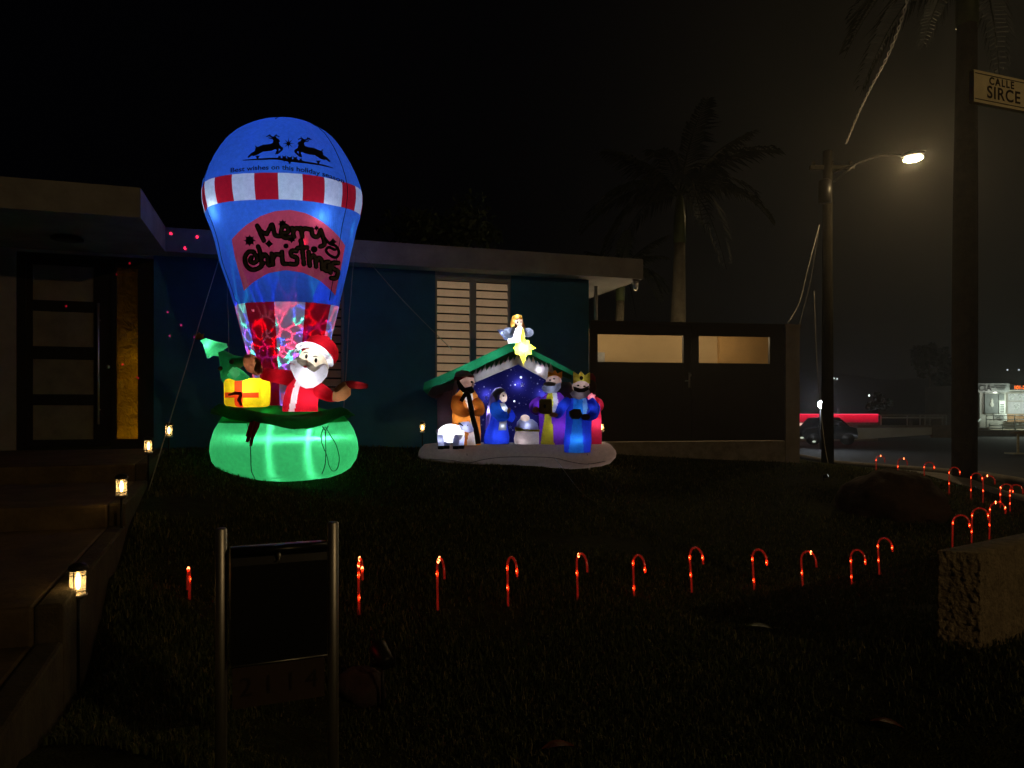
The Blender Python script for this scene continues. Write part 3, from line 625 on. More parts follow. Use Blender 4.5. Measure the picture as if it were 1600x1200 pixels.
fr1 = [q for q in f if isr(q)]; fr0 = [q for q in f if not isr(q)]
gift = obj('gift_box', sub(v, fr0), M['yellow'], bal); obj('ribbon', sub(v, fr1), M['ribbon'], gift)
lampon(bal, 'inner_light', B(414, 608, -.5), 4.5, (1, 1, .9), .03)
def flat(pts, dy, th=.012, name='x', mat=None, parent=None, YY=None):
    """sewn-on cloth piece given as an outline, with thickness"""
    P = [B(x, y, dy) for x, y in pts]; n = len(P); Q = [p+Vector((0, th, 0)) for p in P]
    return obj(name, mesh(P+Q, [tuple(range(n)), tuple(range(2*n-1, n-1, -1))]+[(i, i+n, (i+1) % n+n, (i+1) % n) for i in range(n)], False), mat, parent)
gy = -.45-20*SB-.012
mb = MB(); mb.tube([B(409, 617, gy-.03), B(400, 616, gy-.05), B(390, 619, gy-.03)], [.02, .022, .01], 6); mb.tube([B(408, 618, gy-.03), B(405, 626, gy-.04), B(408, 634, gy-.02)], [.02, .02, .012], 6)
obj('ribbon_bow', mb.mesh(), M['dred'], gift)
def puff(outline, dep, mat, name, parent, dy=0, fr=B, s=None, label=None, cen=None):
    """pillow-like inflated shape grown from an outline"""
    n = len(outline); cx = cen[0] if cen else sum(p[0] for p in outline)/n; cy = cen[1] if cen else sum(p[1] for p in outline)/n; s = s or SB
    lv = [(1, 0), (.97, .35), (.88, .62), (.7, .83), (.45, .95), (.2, 1)]; v = []; f = []
    for sgn in (1, -1):
        for (q, h) in lv:
            for (x, y) in outline: v.append(fr(cx+(x-cx)*q, cy+(y-cy)*q, dy-sgn*h*dep*s))
    L_ = len(lv)
    v.append(fr(cx, cy, dy-dep*s)); v.append(fr(cx, cy, dy+dep*s)); 
    for side_ in range(2):
        o_ = side_*L_*n
        for j in range(L_-1):
            for k in range(n): k2 = (k+1) % n; f.append((o_+j*n+k, o_+j*n+k2, o_+(j+1)*n+k2, o_+(j+1)*n+k))
        for k in range(n): f.append((o_+(L_-1)*n+k, o_+(L_-1)*n+(k+1) % n, 2*L_*n+side_))
    me = mesh(v, f); bm = bmesh.new(); bm.from_mesh(me); bmesh.ops.remove_doubles(bm, verts=bm.verts, dist=1e-5); bmesh.ops.recalc_face_normals(bm, faces=bm.faces); bm.to_mesh(me); bm.free()
    me.polygons.foreach_set('use_smooth', [True]*len(me.polygons))
    return obj(name, me, mat, parent, label=label)
def c4(x, y): return (320+x/8.571, 520+y/8.571)
tree = puff([c4(*p) for p in ((385,300),(450,275),(560,330),(700,355),(765,375),(760,420),(700,450),(620,500),(580,590),(500,600),(440,690),(418,650),(412,520),(400,400))], 17, M['dgreen'], 'toy_tree', bal, -.42, label='dark green inflatable tree leaning to the left')
tier = puff([c4(*p) for p in ((150,150),(210,118),(340,160),(478,185),(475,205),(490,230),(430,262),(385,350),(290,340),(232,378),(205,260),(185,195))], 12, M['green'], 'tree_tip', bal, -.42, label='bright glowing tip of the toy tree')
puff([c4(*p) for p in ((60,70),(100,72),(130,45),(150,70),(190,60),(175,95),(190,130),(140,125),(100,140),(85,110))], 5, fabric('olive_star', (.30, .24, .02), .4), 'tree_star', bal, -.42)
lampon(bal, 'inner_light', B(*c4(270, 215), -.46), 1.0, (.9, 1, .95), .02); lampon(bal, 'inner_light', B(372, 580, -.4), 1.0, (.8, 1, .85), .03)
puff([c4(*p) for p in ((580,600),(650,510),(690,500),(760,545),(845,620),(830,645),(760,668),(690,670),(610,645))], 12, M['green'], 'bow_loop', bal, -.62); lampon(bal, 'inner_light', B(401, 588, -.6), .3, (.8, 1, .85), .02); lampon(bal, 'inner_light', B(402, 588, -.73), .08, (.8, 1, .85), .02)  # last lamp is added to brighten the bow knot
puff([c4(*p) for p in ((640,560),(690,505),(770,550),(765,600),(710,660))], 6, fabric('mint_nylon', (.15, .6, .25)), 'bow_knot', bal, -.73)
for x, y, r_ in ((592, 430, 4.6), (445, 510, 3.6)): mb = MB(); mb.ell(B(*c4(x, y), -.42-13.5*SB), (r_*SB, .04, r_*SB*.95), seg=14, rings=8); obj('eye', mb.mesh(), fabric('bronze_print', (.05, .03, .02), .1), tree)
# ---- bearded waving figure
def D(x, y, dy=0): return B(400+x/8, 520+y/8, dy)
sx = SB/8; sy0 = -.45
fig = None
def loft(rows, mat, name, parent, fr, s, dy=0, seg=24, label=None, split=()):
    """body of rings; split = [(name, mat, [(y, x0, x1), ...])] gives sewn-in front pieces their own object"""
    if split:
        A_ = np.array(rows, float); n0 = len(A_); tt = np.linspace(0, n0-1, 46); rows = [tuple(np.interp(tt[i], range(n0), A_[:, c]) for c in range(4)) for i in range(46)]; seg = 96
    v = []; f = []; xy = []
    for (x, y, rx, ry) in rows:
        for k in range(seg):
            a = 2*PI*k/seg; p = fr(x+rx*math.sin(a), y, dy); v.append(p-Vector((0, ry*s*math.cos(a), 0))); xy.append((x+rx*math.sin(a), y, math.cos(a)))
    n = len(rows)
    for j in range(n-1):
        for k in range(seg): k2 = (k+1) % seg; f.append((j*seg+k, j*seg+k2, (j+1)*seg+k2, (j+1)*seg+k))
    rest = f; outp = []
    for nm, mt, band in split:
        band = sorted(band); ys_ = [q[0] for q in band]; sel = []; keep_ = []
        for q in rest:
            cx = sum(xy[i][0] for i in q)/4; cy = sum(xy[i][1] for i in q)/4; cc = sum(xy[i][2] for i in q)
            (sel if cc > 0 and ys_[0] <= cy <= ys_[-1] and np.interp(cy, ys_, [b[1] for b in band]) <= cx <= np.interp(cy, ys_, [b[2] for b in band]) else keep_).append(q)
        rest = keep_; outp.append((nm, mt, sel))
    rest = rest+[tuple(range(seg-1, -1, -1)), tuple(range((n-1)*seg, n*seg))]
    o = obj(name, sub(v, rest), mat, parent, label=label)
    for nm, mt, sel in outp: obj(nm, sub(v, sel), mt, o)
    return o
body = loft([(690,985,210,130),(690,900,205,150),(705,800,200,165),(730,700,200,165),(755,620,190,150),(780,560,165,130),(800,500,110,100),(810,460,60,60)], M['red'], 'bearded_figure', bal, D, sx, sy0, 28, 'smiling bearded figure in a red suit and hat waving from the basket', [('coat_trim', M['white'], [(560,700,742),(625,685,740),(700,660,728),(780,636,712),(860,614,694),(985,586,660)])])
lampon(bal, 'inner_light', D(760, 800, sy0), 3.2, (1, .8, .85), .05)
def limb(pts, rads, mat, name, parent, fr, s, seg=14):
    P = spline([fr(*p) for p in pts], 5); rr = np.interp(np.linspace(0, 1, len(P)), np.linspace(0, 1, len(rads)), rads)*s
    mb = MB(); mb.tube(P, rr, seg); return obj(name, mb.mesh(), mat, parent)
limb([(640,600,sy0),(520,580,sy0-.06),(400,560,sy0-.12),(300,540,sy0-.16)], [110,90,80,70], M['red'], 'arm', body, D, sx)
lampon(bal, 'inner_light', D(450, 575, sy0-.09), .3, (1, .6, .6), .03)
limb([(860,700,sy0),(980,760,sy0-.06),(1060,800,sy0-.12),(1130,810,sy0-.16)], [95,85,70,60], M['red'], 'arm', body, D, sx)
lampon(bal, 'inner_light', D(960, 760, sy0-.05), .45, (1, .7, .7), .03)
# mitten hands with thumb
h1 = puff([(p[0]/8+400, p[1]/8+520) for p in ((300,470),(310,540),(240,570),(130,520),(85,440),(80,370),(110,320),(160,310),(215,330),(250,400))], 9, M['brown'], 'mitten', body, -.62)
limb([(250,500,-.66),(285,430,-.7),(262,385,-.72)], [34,30,20], M['brown'], 'thumb', h1, D, sx)
h2 = puff([(p[0]/8+400, p[1]/8+520) for p in ((1120,760),(1180,720),(1240,660),(1300,660),(1330,720),(1325,790),(1260,850),(1180,870),(1115,860))], 9, M['tan'], 'mitten', body, -.62)
limb([(1170,740,-.66),(1225,690,-.7),(1290,660,-.72)], [34,28,20], M['tan'], 'thumb', h2, D, sx)
limb([(1230,680,-.62),(1330,670,-.62),(1430,680,-.62),(1525,690,-.62)], [40,48,44,26], M['dred'], 'bell_handle', h2, D, sx)
# head: face, beard, hat
RT = Matrix.Rotation(R(9), 3, 'Y')
def ellp(c, r, mat, name, parent, fr=D, s=None, rot=None, dy=sy0, label=None, seg=24, rings=16):
    s = s or sx; mb = MB(); mb.ell(fr(c[0], c[1], dy), (r[0]*s, r[1]*s, r[2]*s), rot if rot is not None else RT, seg, rings); return obj(name, mb.mesh(), mat, parent, label=label)
face = ellp((865,400), (190,170,165), fabric('pale_face_nylon', (.80, .72, .58)), 'head', body, dy=sy0-.05)
lampon(bal, 'inner_light', D(865, 360, sy0-.10), 1.8, (1, .97, .9), .04)
beard = puff([(400+x/8, 520+y/8) for x, y in ((700,350),(615,400),(620,480),(660,560),(690,620),(740,690),(800,715),(880,705),(970,650),(1040,570),(1055,500),(1035,430),(1010,420),(985,470),(880,480),(800,440),(740,400))], 15, M['white'], 'beard', body, sy0-.14, cen=(400+840/8, 520+560/8))
lampon(bal, 'inner_light', D(840, 570, sy0-.16), 1.7, (.85, .88, 1), .04)
hat = puff([(400+x/8, 520+y/8) for x, y in ((740,250),(770,160),(830,90),(920,72),(1020,90),(1100,170),(1145,260),(1140,360),(1105,420),(1060,340),(960,250),(850,225))], 16, M['red'], 'hat', body, sy0-.03, cen=(400+990/8, 520+190/8))
lampon(bal, 'inner_light', D(980, 200, sy0-.06), .8, (1, .75, .75), .04)
limb([(700,280,-.62),(750,235,-.68),(850,215,-.70),(960,245,-.68),(1050,320,-.65),(1085,400,-.60),(1080,440,-.55)], [30,36,36,36,36,36,30], M['white'], 'hat_brim', hat, D, sx)
for q_ in ((760,235,-.68),(900,225,-.69),(1030,290,-.655),(830,218,-.695),(970,250,-.68),(1080,380,-.61)): lampon(bal, 'inner_light', D(*q_), .16, (.9, .92, 1), .01)  # lamps added inside the brim to brighten it
fd = sy0-.05-.152*1.02
for x, y in ((822,345),(930,390)):
    e = ellp((x, y), (17,14,27), M['print'], 'eye', face, dy=fd-.01+abs(x-865)*.0003, seg=12, rings=8)
    mb = MB(); mb.tube([D(x-30, y-38, fd-.012), D(x, y-48, fd-.014), D(x+28, y-36, fd-.012)], [.004, .007, .004], 6); obj('eyebrow', mb.mesh(), M['printgrey'], face)
must = MB()
for pts in (((850,425),(800,425),(750,390),(722,355)), ((850,435),(890,470),(930,500),(990,480))):
    must.tube([D(x, y, fd-.045) for x, y in pts], [34*sx, 40*sx, 30*sx, 6*sx], 8)
obj('moustache', must.mesh(), fabric('grey_moustache', (.55, .52, .46), .5), face)
ellp((848,412), (17,16,12), M['skin'], 'nose', face, dy=fd-.06, seg=10, rings=8); ellp((832,468), (26,10,14), fabric('mouth_print', (.7, .08, .08), .2), 'mouth', face, dy=fd-.065, seg=12, rings=8)
# white coat trim
def bodyface(x, y):
    rows_ = [(985,690,210,130),(900,690,205,150),(800,705,200,165),(700,730,200,165),(620,755,190,150),(560,780,165,130)]
    ys_ = [r_[0] for r_ in rows_][::-1]; g_ = lambda i: np.interp(y, ys_, [r_[i] for r_ in rows_][::-1])
    cx, rx, ry = g_(1), g_(2), g_(3); q = max(0, 1-((x-cx)/rx)**2); return D(x, y, sy0-ry*sx*math.sqrt(q)-.010)
for q_ in ((200,440,-.62,.12),(1215,800,-.62,.12),(1420,680,-.62,.05),(790,415,fd-.045,.012),(910,480,fd-.045,.012)): lampon(bal, 'inner_light', D(*q_[:3]), q_[3]*3, (1, .9, .8), .01)  # lamps added to brighten mittens, bell handle and moustache
# guy ropes of the balloon
def rope(name, pts, r, label, cat='rope', group=None, mat=None, n=6, parent=None):
    P = spline(pts, n); mb = MB(); mb.tube(P, r, 5)
    if parent is not None: return obj(name, mb.mesh(), mat or M['cord'], parent)
    return single(name, mb.mesh(), mat or M['cord'], P[0], label, cat, group)
def gpt(px, py, Y): p = W(px, py, Y); p.z = gz(p.x, p.y)+.01; return p
rope('guy_rope', [B(342, 405, 0), gpt(232, 815, 6.6)], .005, '', parent=bal)
rope('guy_rope', [B(349, 420, .1), B(352, 520, .1), B(358, 600, .0), B(366, 634, -.0)], .004, '', parent=bal)
rope('guy_rope', [B(345, 560, .2), B(352, 610, .1), B(360, 640, 0)], .003, '', parent=bal)
rope('guy_rope', [B(553, 400, 0), B(545, 500, .0), B(542, 560, 0), B(536, 655, -.0)], .005, '', parent=bal)
rope('guy_rope', [B(560, 390, .1), B(620, 460, .7), B(690, 530, 1.45)], .005, '', parent=bal)

# ------------------------------------------------------------------ nativity inflatable
YN = 10.2; SN = YN/F; KN = 4.706
NS = [0.0]
def Nn(x, y, dy=0): return Vector(((640+x/KN-800)*SN, YN+dy+NS[0], EYE-((480+y/KN)-HZ)*SN))
sn = SN/KN
nb = Nn(800, 1190); nat = thing('inflatable_stable', (nb.x, YN, gz(nb.x, YN)), 'lit inflatable stable scene with green roof, robed figures and a starry backdrop', 'inflatable')
fN = {}
def fm(key, c, tr=.6):
    if key not in fN: fN[key] = fabric(key+'_nylon', c, tr)
    return fN[key]
def nlamp(x, y, dy, e, c=(.80, .88, 1), r=.015): return lampon(nat, 'inner_light', Nn(x, y, dy), e*(2.6 if dy > .3 else 4.2 if e > .045 else 6.0), c, r)  # inner lamps; small ones are added to brighten single parts
def nl(rows, mat, name, parent, dy, label=None, seg=20, split=()): return loft(rows, mat, name, parent, Nn, sn, dy, seg, label, split)
def ne(c, r, mat, name, parent, dy, rot=0, label=None, seg=18, rings=12): return ellp(c, r, mat, name, parent, Nn, sn, Matrix.Rotation(R(rot), 3, 'Y'), dy, label, seg, rings)
def npf(pts, dep, mat, name, parent, dy, label=None, cen=None): return puff([(x, y) for x, y in pts], dep, mat, name, parent, dy, Nn, sn, label, cen)
def nlimb(pts, rads, mat, name, parent, seg=12): return limb(pts, rads, mat, name, parent, Nn, sn, seg)
# base pad
P = [(75,1080,35),(110,1078,72),(200,1088,92),(320,1095,100),(450,1092,98),(600,1085,92),(750,1082,88),(900,1082,90),(1050,1090,96),(1180,1092,100),(1300,1085,98),(1400,1078,92),(1470,1075,72),(1510,1078,30)]
v = []; f = []; seg = 20
for x, y, r_ in P:
    for k in range(seg):
        a = 2*PI*k/seg; v.append(Nn(x, y-r_*math.cos(a), r_*sn*2.2*math.sin(a)*(1 if r_ > 80 else 1.1)))
for i in range(len(P)-1):
    for k in range(seg): k2 = (k+1) % seg; f.append((i*seg+k, i*seg+k2, (i+1)*seg+k2, (i+1)*seg+k))
f += [tuple(range(seg)), tuple(range((len(P)-1)*seg, len(P)*seg))]
pad = obj('base_pad', mesh(v, f), fm('taupe', (.30, .23, .20), .35), nat); nlamp(300, 1085, 0, .5); nlamp(1390, 1075, 0, .7, (1, .8, .65)); nlamp(800, 1080, 0, .4); nlamp(560, 1080, 0, .3); nlamp(1080, 1080, 0, .4)
mb = MB(); pts = [(110,1100),(200,1105),(330,1112),(440,1130),(560,1105),(700,1090),(900,1088),(1050,1095),(1180,1125),(1290,1140),(1420,1120)]
def padfront(x, y):
    r_ = np.interp(x, [p[0] for p in P], [p[2] for p in P]); cy = np.interp(x, [p[0] for p in P], [p[1] for p in P]); q = max(-1, min(1, (y-cy)/r_)); return Nn(x, y, -r_*sn*2.2*math.sqrt(1-q*q)-.003)
mb.tube([padfront(p.x, p.y) for p in spline([(x, y, 0) for x, y in pts], 5)], .005, 5)
for x in (450, 1300): mb.tube([padfront(x-40, 1010), padfront(x-15, 1070), padfront(x, 1140)], .005, 5)
obj('seam', mb.mesh(), fm('dark_seam', (.03, .02, .02), .1), pad)
mb = MB()
for x in (450, 1305): p = padfront(x, 1150); mb.box(p-Vector((0, .01, .02)), (.02, .006, .07))
obj('tie_tab', mb.mesh(False), M['white'], pad)
# backdrop and posts
m, t, out = newmat('starry_print'); co = N(t, 'ShaderNodeTexCoord'); mp = N(t, 'ShaderNodeMapping'); mp.inputs['Scale'].default_value = (1, 0, 1); t.links.new(co.outputs['Object'], mp.inputs[0])
vo = N(t, 'ShaderNodeTexVoronoi', i_Scale=15); t.links.new(mp.outputs[0], vo.inputs['Vector']); vo.inputs['Randomness'].default_value = .85
mr = N(t, 'ShaderNodeMapRange', i_From_Min=.11, i_From_Max=.19, i_To_Min=1, i_To_Max=0); t.links.new(vo.outputs['Distance'], mr.inputs['Value'])
v2 = N(t, 'ShaderNodeTexVoronoi', i_Scale=26); t.links.new(mp.outputs[0], v2.inputs['Vector']); m2 = N(t, 'ShaderNodeMapRange', i_From_Min=.07, i_From_Max=.13, i_To_Min=.5, i_To_Max=0); t.links.new(v2.outputs['Distance'], m2.inputs['Value'])
mxm = N(t, 'ShaderNodeMath', operation='MAXIMUM'); t.links.new(mr.outputs[0], mxm.inputs[0]); t.links.new(m2.outputs[0], mxm.inputs[1])
mc = N(t, 'ShaderNodeMix', data_type='RGBA'); mc.inputs[6].default_value = (.022, .022, .20, 1); mc.inputs[7].default_value = (.75, .75, .9, 1); t.links.new(mxm.outputs[0], mc.inputs[0])
d = N(t, 'ShaderNodeBsdfDiffuse'); tl = N(t, 'ShaderNodeBsdfTranslucent'); t.links.new(mc.outputs[2], d.inputs[0]); t.links.new(mc.outputs[2], tl.inputs[0]); mx = N(t, 'ShaderNodeMixShader'); mx.inputs[0].default_value = .6
t.links.new(d.outputs[0], mx.inputs[1]); t.links.new(tl.outputs[0], mx.inputs[2]); t.links.new(mx.outputs[0], out.inputs[0])
bd = npf([(330,1010),(330,800),(330,560),(400,550),(480,520),(560,485),(680,440),(800,390),(900,435),(1010,485),(1080,525),(1140,570),(1140,800),(1140,1010),(980,1010),(800,1010),(560,1010)], 36, m, 'starry_backdrop', nat, .34, cen=(760, 760))
for x, y, e in ((560, 640, .55), (800, 560, .6), (980, 640, .5), (640, 860, .5), (860, 860, .5), (420, 760, .3)): nlamp(x, y, .34, e, (.8, .82, 1), .04)
starpts = lambda cx, cy, r_, n=5, q=.4: [(cx+(r_ if i % 2 == 0 else r_*q)*math.sin(PI*i/n), cy-(r_ if i % 2 == 0 else r_*q)*math.cos(PI*i/n)) for i in range(2*n)]
for i, (x, y, r_) in enumerate(((832, 565, 19), (560, 660, 20), (740, 885, 16), (770, 690, 10), (820, 510, 12), (535, 830, 12))): npf(starpts(x, y, r_), 3, fm('star_white', (.85, .85, .95)) if i not in (3, 4) else emit('glow_star', (.8, .85, 1), 2.2), 'printed_star', bd, .34-.075)  # two of the small stars glow by emission
post = fm('plum', (.12, .075, .10), .35)
for i, (x, dy_) in enumerate(((268, .05), (1145, .1))): nl([(x, 1010, 66, 70), (x, 900, 68, 72), (x, 760, 68, 72), (x, 640, 68, 72), (x, 580, 64, 66), (x, 550, 40, 40)], post, 'stable_post', nat, dy_); nlamp(x, 820, dy_, .1)
ne((195, 610), (72, 110, 62), post, 'log_end', nat, .0)
# roof
def slab(pts, ya, yb, mat, name, parent, lab=None):
    """extruded roof piece: outline (x,y) between depths ya (front) and yb (back), rounded by bevel"""
    n = len(pts); v = [Nn(x, y, ya) for x, y in pts]+[Nn(x, y, yb) for x, y in pts]
    f = [tuple(range(n)), tuple(range(2*n-1, n-1, -1))]+[(i, i+n, (i+1) % n+n, (i+1) % n) for i in range(n)]
    me = mesh(v, f, False); bm = bmesh.new(); bm.from_mesh(me); bmesh.ops.recalc_face_normals(bm, faces=bm.faces); bm.to_mesh(me); bm.free(); return obj(name, me, mat, parent, label=lab)
rg = fm('roof_green', (.03, .42, .20)); rgd = fm('roof_edge_green', (.02, .12, .06), .3)
r1 = slab([(125,560),(440,420),(735,278),(800,275),(835,300),(790,318),(470,470),(180,590),(140,640),(118,610)], -.28, .4, rg, 'roof_panel', nat)
nlamp(620, 365, -.1, .35, (.9, 1, .95), .03); nlamp(420, 455, -.1, .3, (.9, 1, .95), .03); nlamp(760, 300, .1, .2); nlamp(250, 540, -.1, .06)
r2 = slab([(850,300),(905,330),(1030,392),(1190,480),(1200,500),(1180,505),(1010,420),(880,350)], -.28, .4, rg, 'roof_panel', nat); nlamp(960, 368, -.1, .12, (.9, 1, .95), .02); nlamp(1090, 438, -.1, .1, (.9, 1, .95), .02)
fr_ = fm('straw_grey', (.60, .53, .53), .6)
def zig(x0, y0, x1, y1, n, h, sgn):
    out_ = []
    for i in range(n):
        a = i/n; b_ = (i+.55)/n; out_.append((x0+(x1-x0)*a, y0+(y1-y0)*a)); out_.append((x0+(x1-x0)*b_+sgn*h*.2, y0+(y1-y0)*b_-h*(.6+.7*random.random())))
    return out_+[(x1, y1)]
fd_ = -.255
slab([(470,472),(790,320),(830,330),(815,352)]+[(760,385),(700,412),(640,445),(560,480),(500,500),(330,560),(230,610),(190,600)], fd_, fd_+.05, rgd, 'roof_edge', r1)
e1 = slab(zig(470, 515, 800, 392, 10, 52, 1)+[(800,428),(640,495),(480,562)], fd_-.07, fd_+.04, fr_, 'straw_fringe', r1); 
nlamp(575, 495, fd_-.01, .03, r=.01); nlamp(520, 520, fd_-.01, .02)
slab([(880,352),(1010,422),(1180,506),(1180,540),(1090,505),(990,440),(870,370)], fd_, fd_+.05, rgd, 'roof_edge', r2)
e2 = slab([(1000,540),(800,430)]+zig(800, 385, 1050, 478, 8, 44, -1)+[(1050,540)], fd_-.07, fd_+.04, fr_, 'straw_fringe', r2)
slab([(190,600),(330,562),(480,507),(480,560),(340,610),(200,650)], fd_-.005, fd_+.05, fm('eave_dark', (.10, .08, .09), .3), 'eave', nat)
def cross(x, y, dy, e): return streak_n(x, y, dy, e)
nlamp(945, 470, fd_-.02, .08, r=.006); nlamp(945, 470, -.36, .02, r=.006)
nlamp(640, 467, fd_-.01, .03, r=.01); nlamp(720, 435, fd_-.01, .02, r=.01); nlamp(870, 435, fd_-.01, .025); nlamp(1010, 500, fd_-.01, .025)
# star on the ridge
def burst(cx, cy, arms):
    out_ = []
    for i, (a, r_) in enumerate(arms): out_.append((cx+r_*math.sin(R(a)), cy-r_*math.cos(R(a))))
    return out_
star = npf(burst(833, 322, [(0,150),(14,62),(35,72),(50,54),(70,66),(88,94),(102,56),(125,72),(142,54),(160,58),(180,120),(200,56),(220,56),(235,72),(258,58),(272,76),(290,60),(310,66),(325,56),(346,60)]), 34, fm('gold_yellow', (.85, .75, .06)), 'ridge_star', nat, -.42, cen=(833, 322))
nlamp(833, 320, -.45, 2.2, (1, 1, .85), .02); nlamp(833, 390, -.42, .06, (1, 1, .85)); nlamp(830, 230, -.42, .05, (1, 1, .85))
# angel
an = nl([(785,300,55,40),(785,250,60,45),(788,205,62,45),(790,165,58,42),(792,150,36,30)], M['white'], 'angel_figure', nat, -.1, 'small white winged figure with orange hair above the roof'); nlamp(790, 230, -.1, 1.8, (1, 1, 1), .04)
nlamp(790, 80, -.17, .10); nlamp(765, 110, -.2, .05); nlamp(765, 145, -.17, .03)  # lamps added inside the hair to brighten it
hd = ne((797, 118), (37, 36, 42), fm('face_pale', (.85, .62, .5)), 'head', an, -.13); nlamp(797, 118, -.13, .12, (1, .95, .9))
npf([(745,165),(742,120),(755,75),(790,62),(825,70),(832,100),(800,82),(775,100),(768,150),(760,170)], 18, fm('orange_hair', (.85, .48, .08)), 'hair', an, -.15)
npf([(838,170),(826,150),(828,110),(836,120),(850,165)], 8, fm('orange_hair', 0), 'hair', an, -.16)
for x in (793, 818): ne((x, 122), (5, 3, 7), M['print'], 'eye', hd, -.13-.36*.0-.2*.33)
wing = fm('wing_blue', (.40, .45, .75), .5)
npf([(640,165),(690,165),(735,175),(745,240),(700,240),(675,205)], 6, wing, 'wing', an, -.0); nlamp(708, 205, -.0, .07); nlamp(680, 190, 0, .02)
nlimb([(760,180,-.14),(720,185,-.18),(710,205,-.22),(745,225,-.26),(770,160,-.3)], [22,24,24,18,10], fm('sleeve_white', (.6, .65, .85)), 'arm', an); nlimb([(830,185,-.14),(870,185,-.18),(885,200,-.22),(860,215,-.26),(835,175,-.3)], [20,22,24,16,10], fm('sleeve_white', 0), 'arm', an)
nlamp(715, 200, -.2, .03); nlamp(875, 200, -.2, .03)
for x, y in ((780, 157), (838, 165)): ne((x, y), (12, 12, 14), fm('hand_tan', (.6, .33, .22)), 'hand', an, -.3)
npf([(815,270),(812,230),(828,180),(842,230),(848,268)], 8, fm('gold_yellow', 0), 'trumpet', an, -.3)
NS[0] = -0.18
# --- standing bearded man in orange
org = fm('orange', (.72, .24, .035)); beard_b = fm('black_nylon', (.012, .012, .014), .15)
man = nl([(430,1005,100,75),(428,900,102,78),(425,800,100,78),(425,720,96,75),(428,650,80,62),(432,610,50,40),(432,590,36,34)], org, 'robed_man', nat, -.12, 'bearded man figure in an orange robe holding a dark staff', split=[('tunic_front', fm('pale_cloth', (.80, .74, .70)), [(600,395,465),(680,420,480),(760,450,490),(860,460,500),(1005,432,500)])])
nlamp(415, 800, -.14, .38, (1, .97, .9)); nlamp(420, 670, -.14, .12)
nlamp(450, 930, -.14, .15, (.8, .8, 1))
hd = ne((430, 560), (56, 52, 66), fm('man_skin', (.62, .42, .36)), 'head', man, -.16, -6); nlamp(440, 545, -.17, .06, (1, .9, .85))
npf([(368,535),(385,590),(425,610),(445,596),(470,588),(485,610),(487,632),(450,645),(405,630),(375,600),(362,560)], 24, beard_b, 'beard', man, -.24)
npf([(340,530),(352,490),(395,472),(440,478),(478,510),(478,520),(400,525)], 36, fm('cap_grey', (.22, .20, .22), .3), 'cap', man, -.16)
npf([(338,520),(400,522),(480,508),(485,524),(400,546),(340,548)], 40, fm('maroon', (.20, .01, .05), .3), 'cap_band', man, -.165)
npf([(345,545),(372,545),(368,600),(345,650),(328,720),(330,600)], 20, fm('veil_rose', (.45, .35, .38)), 'head_cloth', man, -.10)
for x, y in ((440, 556), (470, 558)): ne((x, y), (9, 5, 7), M['print'], 'eye', hd, -.16-.0-.083-.002*(x-440)/10)
ne((474, 572), (8, 8, 11), fm('man_skin', 0), 'nose', hd, -.21)
nlimb([(370,670,-.20),(370,740,-.28),(420,775,-.36),(470,765,-.40)], [42,44,34,20], org, 'arm', man); nlimb([(490,690,-.18),(520,730,-.22),(525,770,-.28),(490,775,-.36)], [34,38,32,20], org, 'arm', man); nlamp(390, 755, -.3, .03, (1, .95, .9)); nlamp(517, 745, -.22, .025, (1, .95, .9))
ne((468, 762), (24, 20, 16), fm('hand_tan', 0), 'hand', man, -.41)
nlimb([(400,695,-.42),(425,655,-.42),(445,640,-.42),(462,700,-.42),(480,800,-.42),(505,900,-.42),(520,990,-.42)], [13,15,16,17,17,18,18], beard_b, 'staff', man)
NS[0] = -0.05
# --- kneeling woman in blue
wom = nl([(640,1000,92,70),(642,950,92,70),(645,900,82,66),(650,850,66,60),(655,780,62,56),(655,720,52,48),(660,680,30,32)], fm('royal_blue', (.02, .06, .75)), 'kneeling_woman', nat, -.10, 'kneeling woman figure in blue with a lilac veil and joined hands'); nlamp(645, 940, -.12, .25); nlamp(650, 790, -.12, .1)
npf([(600,640),(630,598),(670,588),(705,610),(712,635),(690,640),(670,700),(640,700),(625,760),(610,900),(556,900),(565,800),(585,700)], 34, fm('lilac', (.34, .26, .62), .6), 'veil', wom, -.10, cen=(625, 700)); nlamp(585, 760, -.13, .16, (.8, .8, 1)); nlamp(590, 860, -.13, .10, (.8, .8, 1)); nlamp(640, 620, -.13, .04)
npf([(610,640),(640,600),(680,600),(705,618),(650,650),(640,690)], 26, fm('veil_grey', (.20, .19, .22), .3), 'hood', wom, -.18)
hd = ne((690, 665), (28, 28, 40), fm('face_pale', 0), 'head', wom, -.14); nlamp(694, 672, -.15, .025)
ne((692, 655), (5, 3, 6), M['print'], 'eye', hd, -.14-.054)
nlimb([(635,720,-.2),(640,760,-.26),(680,800,-.32),(725,790,-.36)], [36,46,40,24], fm('sky_blue', (.02, .16, .85)), 'arm', wom); nlimb([(735,830,-.16),(748,800,-.18),(735,760,-.2)], [26,30,20], fm('royal_blue', 0), 'arm', wom); nlamp(650, 770, -.27, .035); nlamp(740, 805, -.18, .02)
npf([(665,705),(700,705),(722,740),(718,820),(712,900),(655,900),(670,800),(690,770)], 10, M['white'], 'tunic_front', wom, -.245); nlamp(695, 745, -.25, .02); nlamp(685, 870, -.25, .012)
ne((732, 760), (12, 12, 22), fm('face_pale', 0), 'hand', wom, -.36, 15)
NS[0] = -0.08
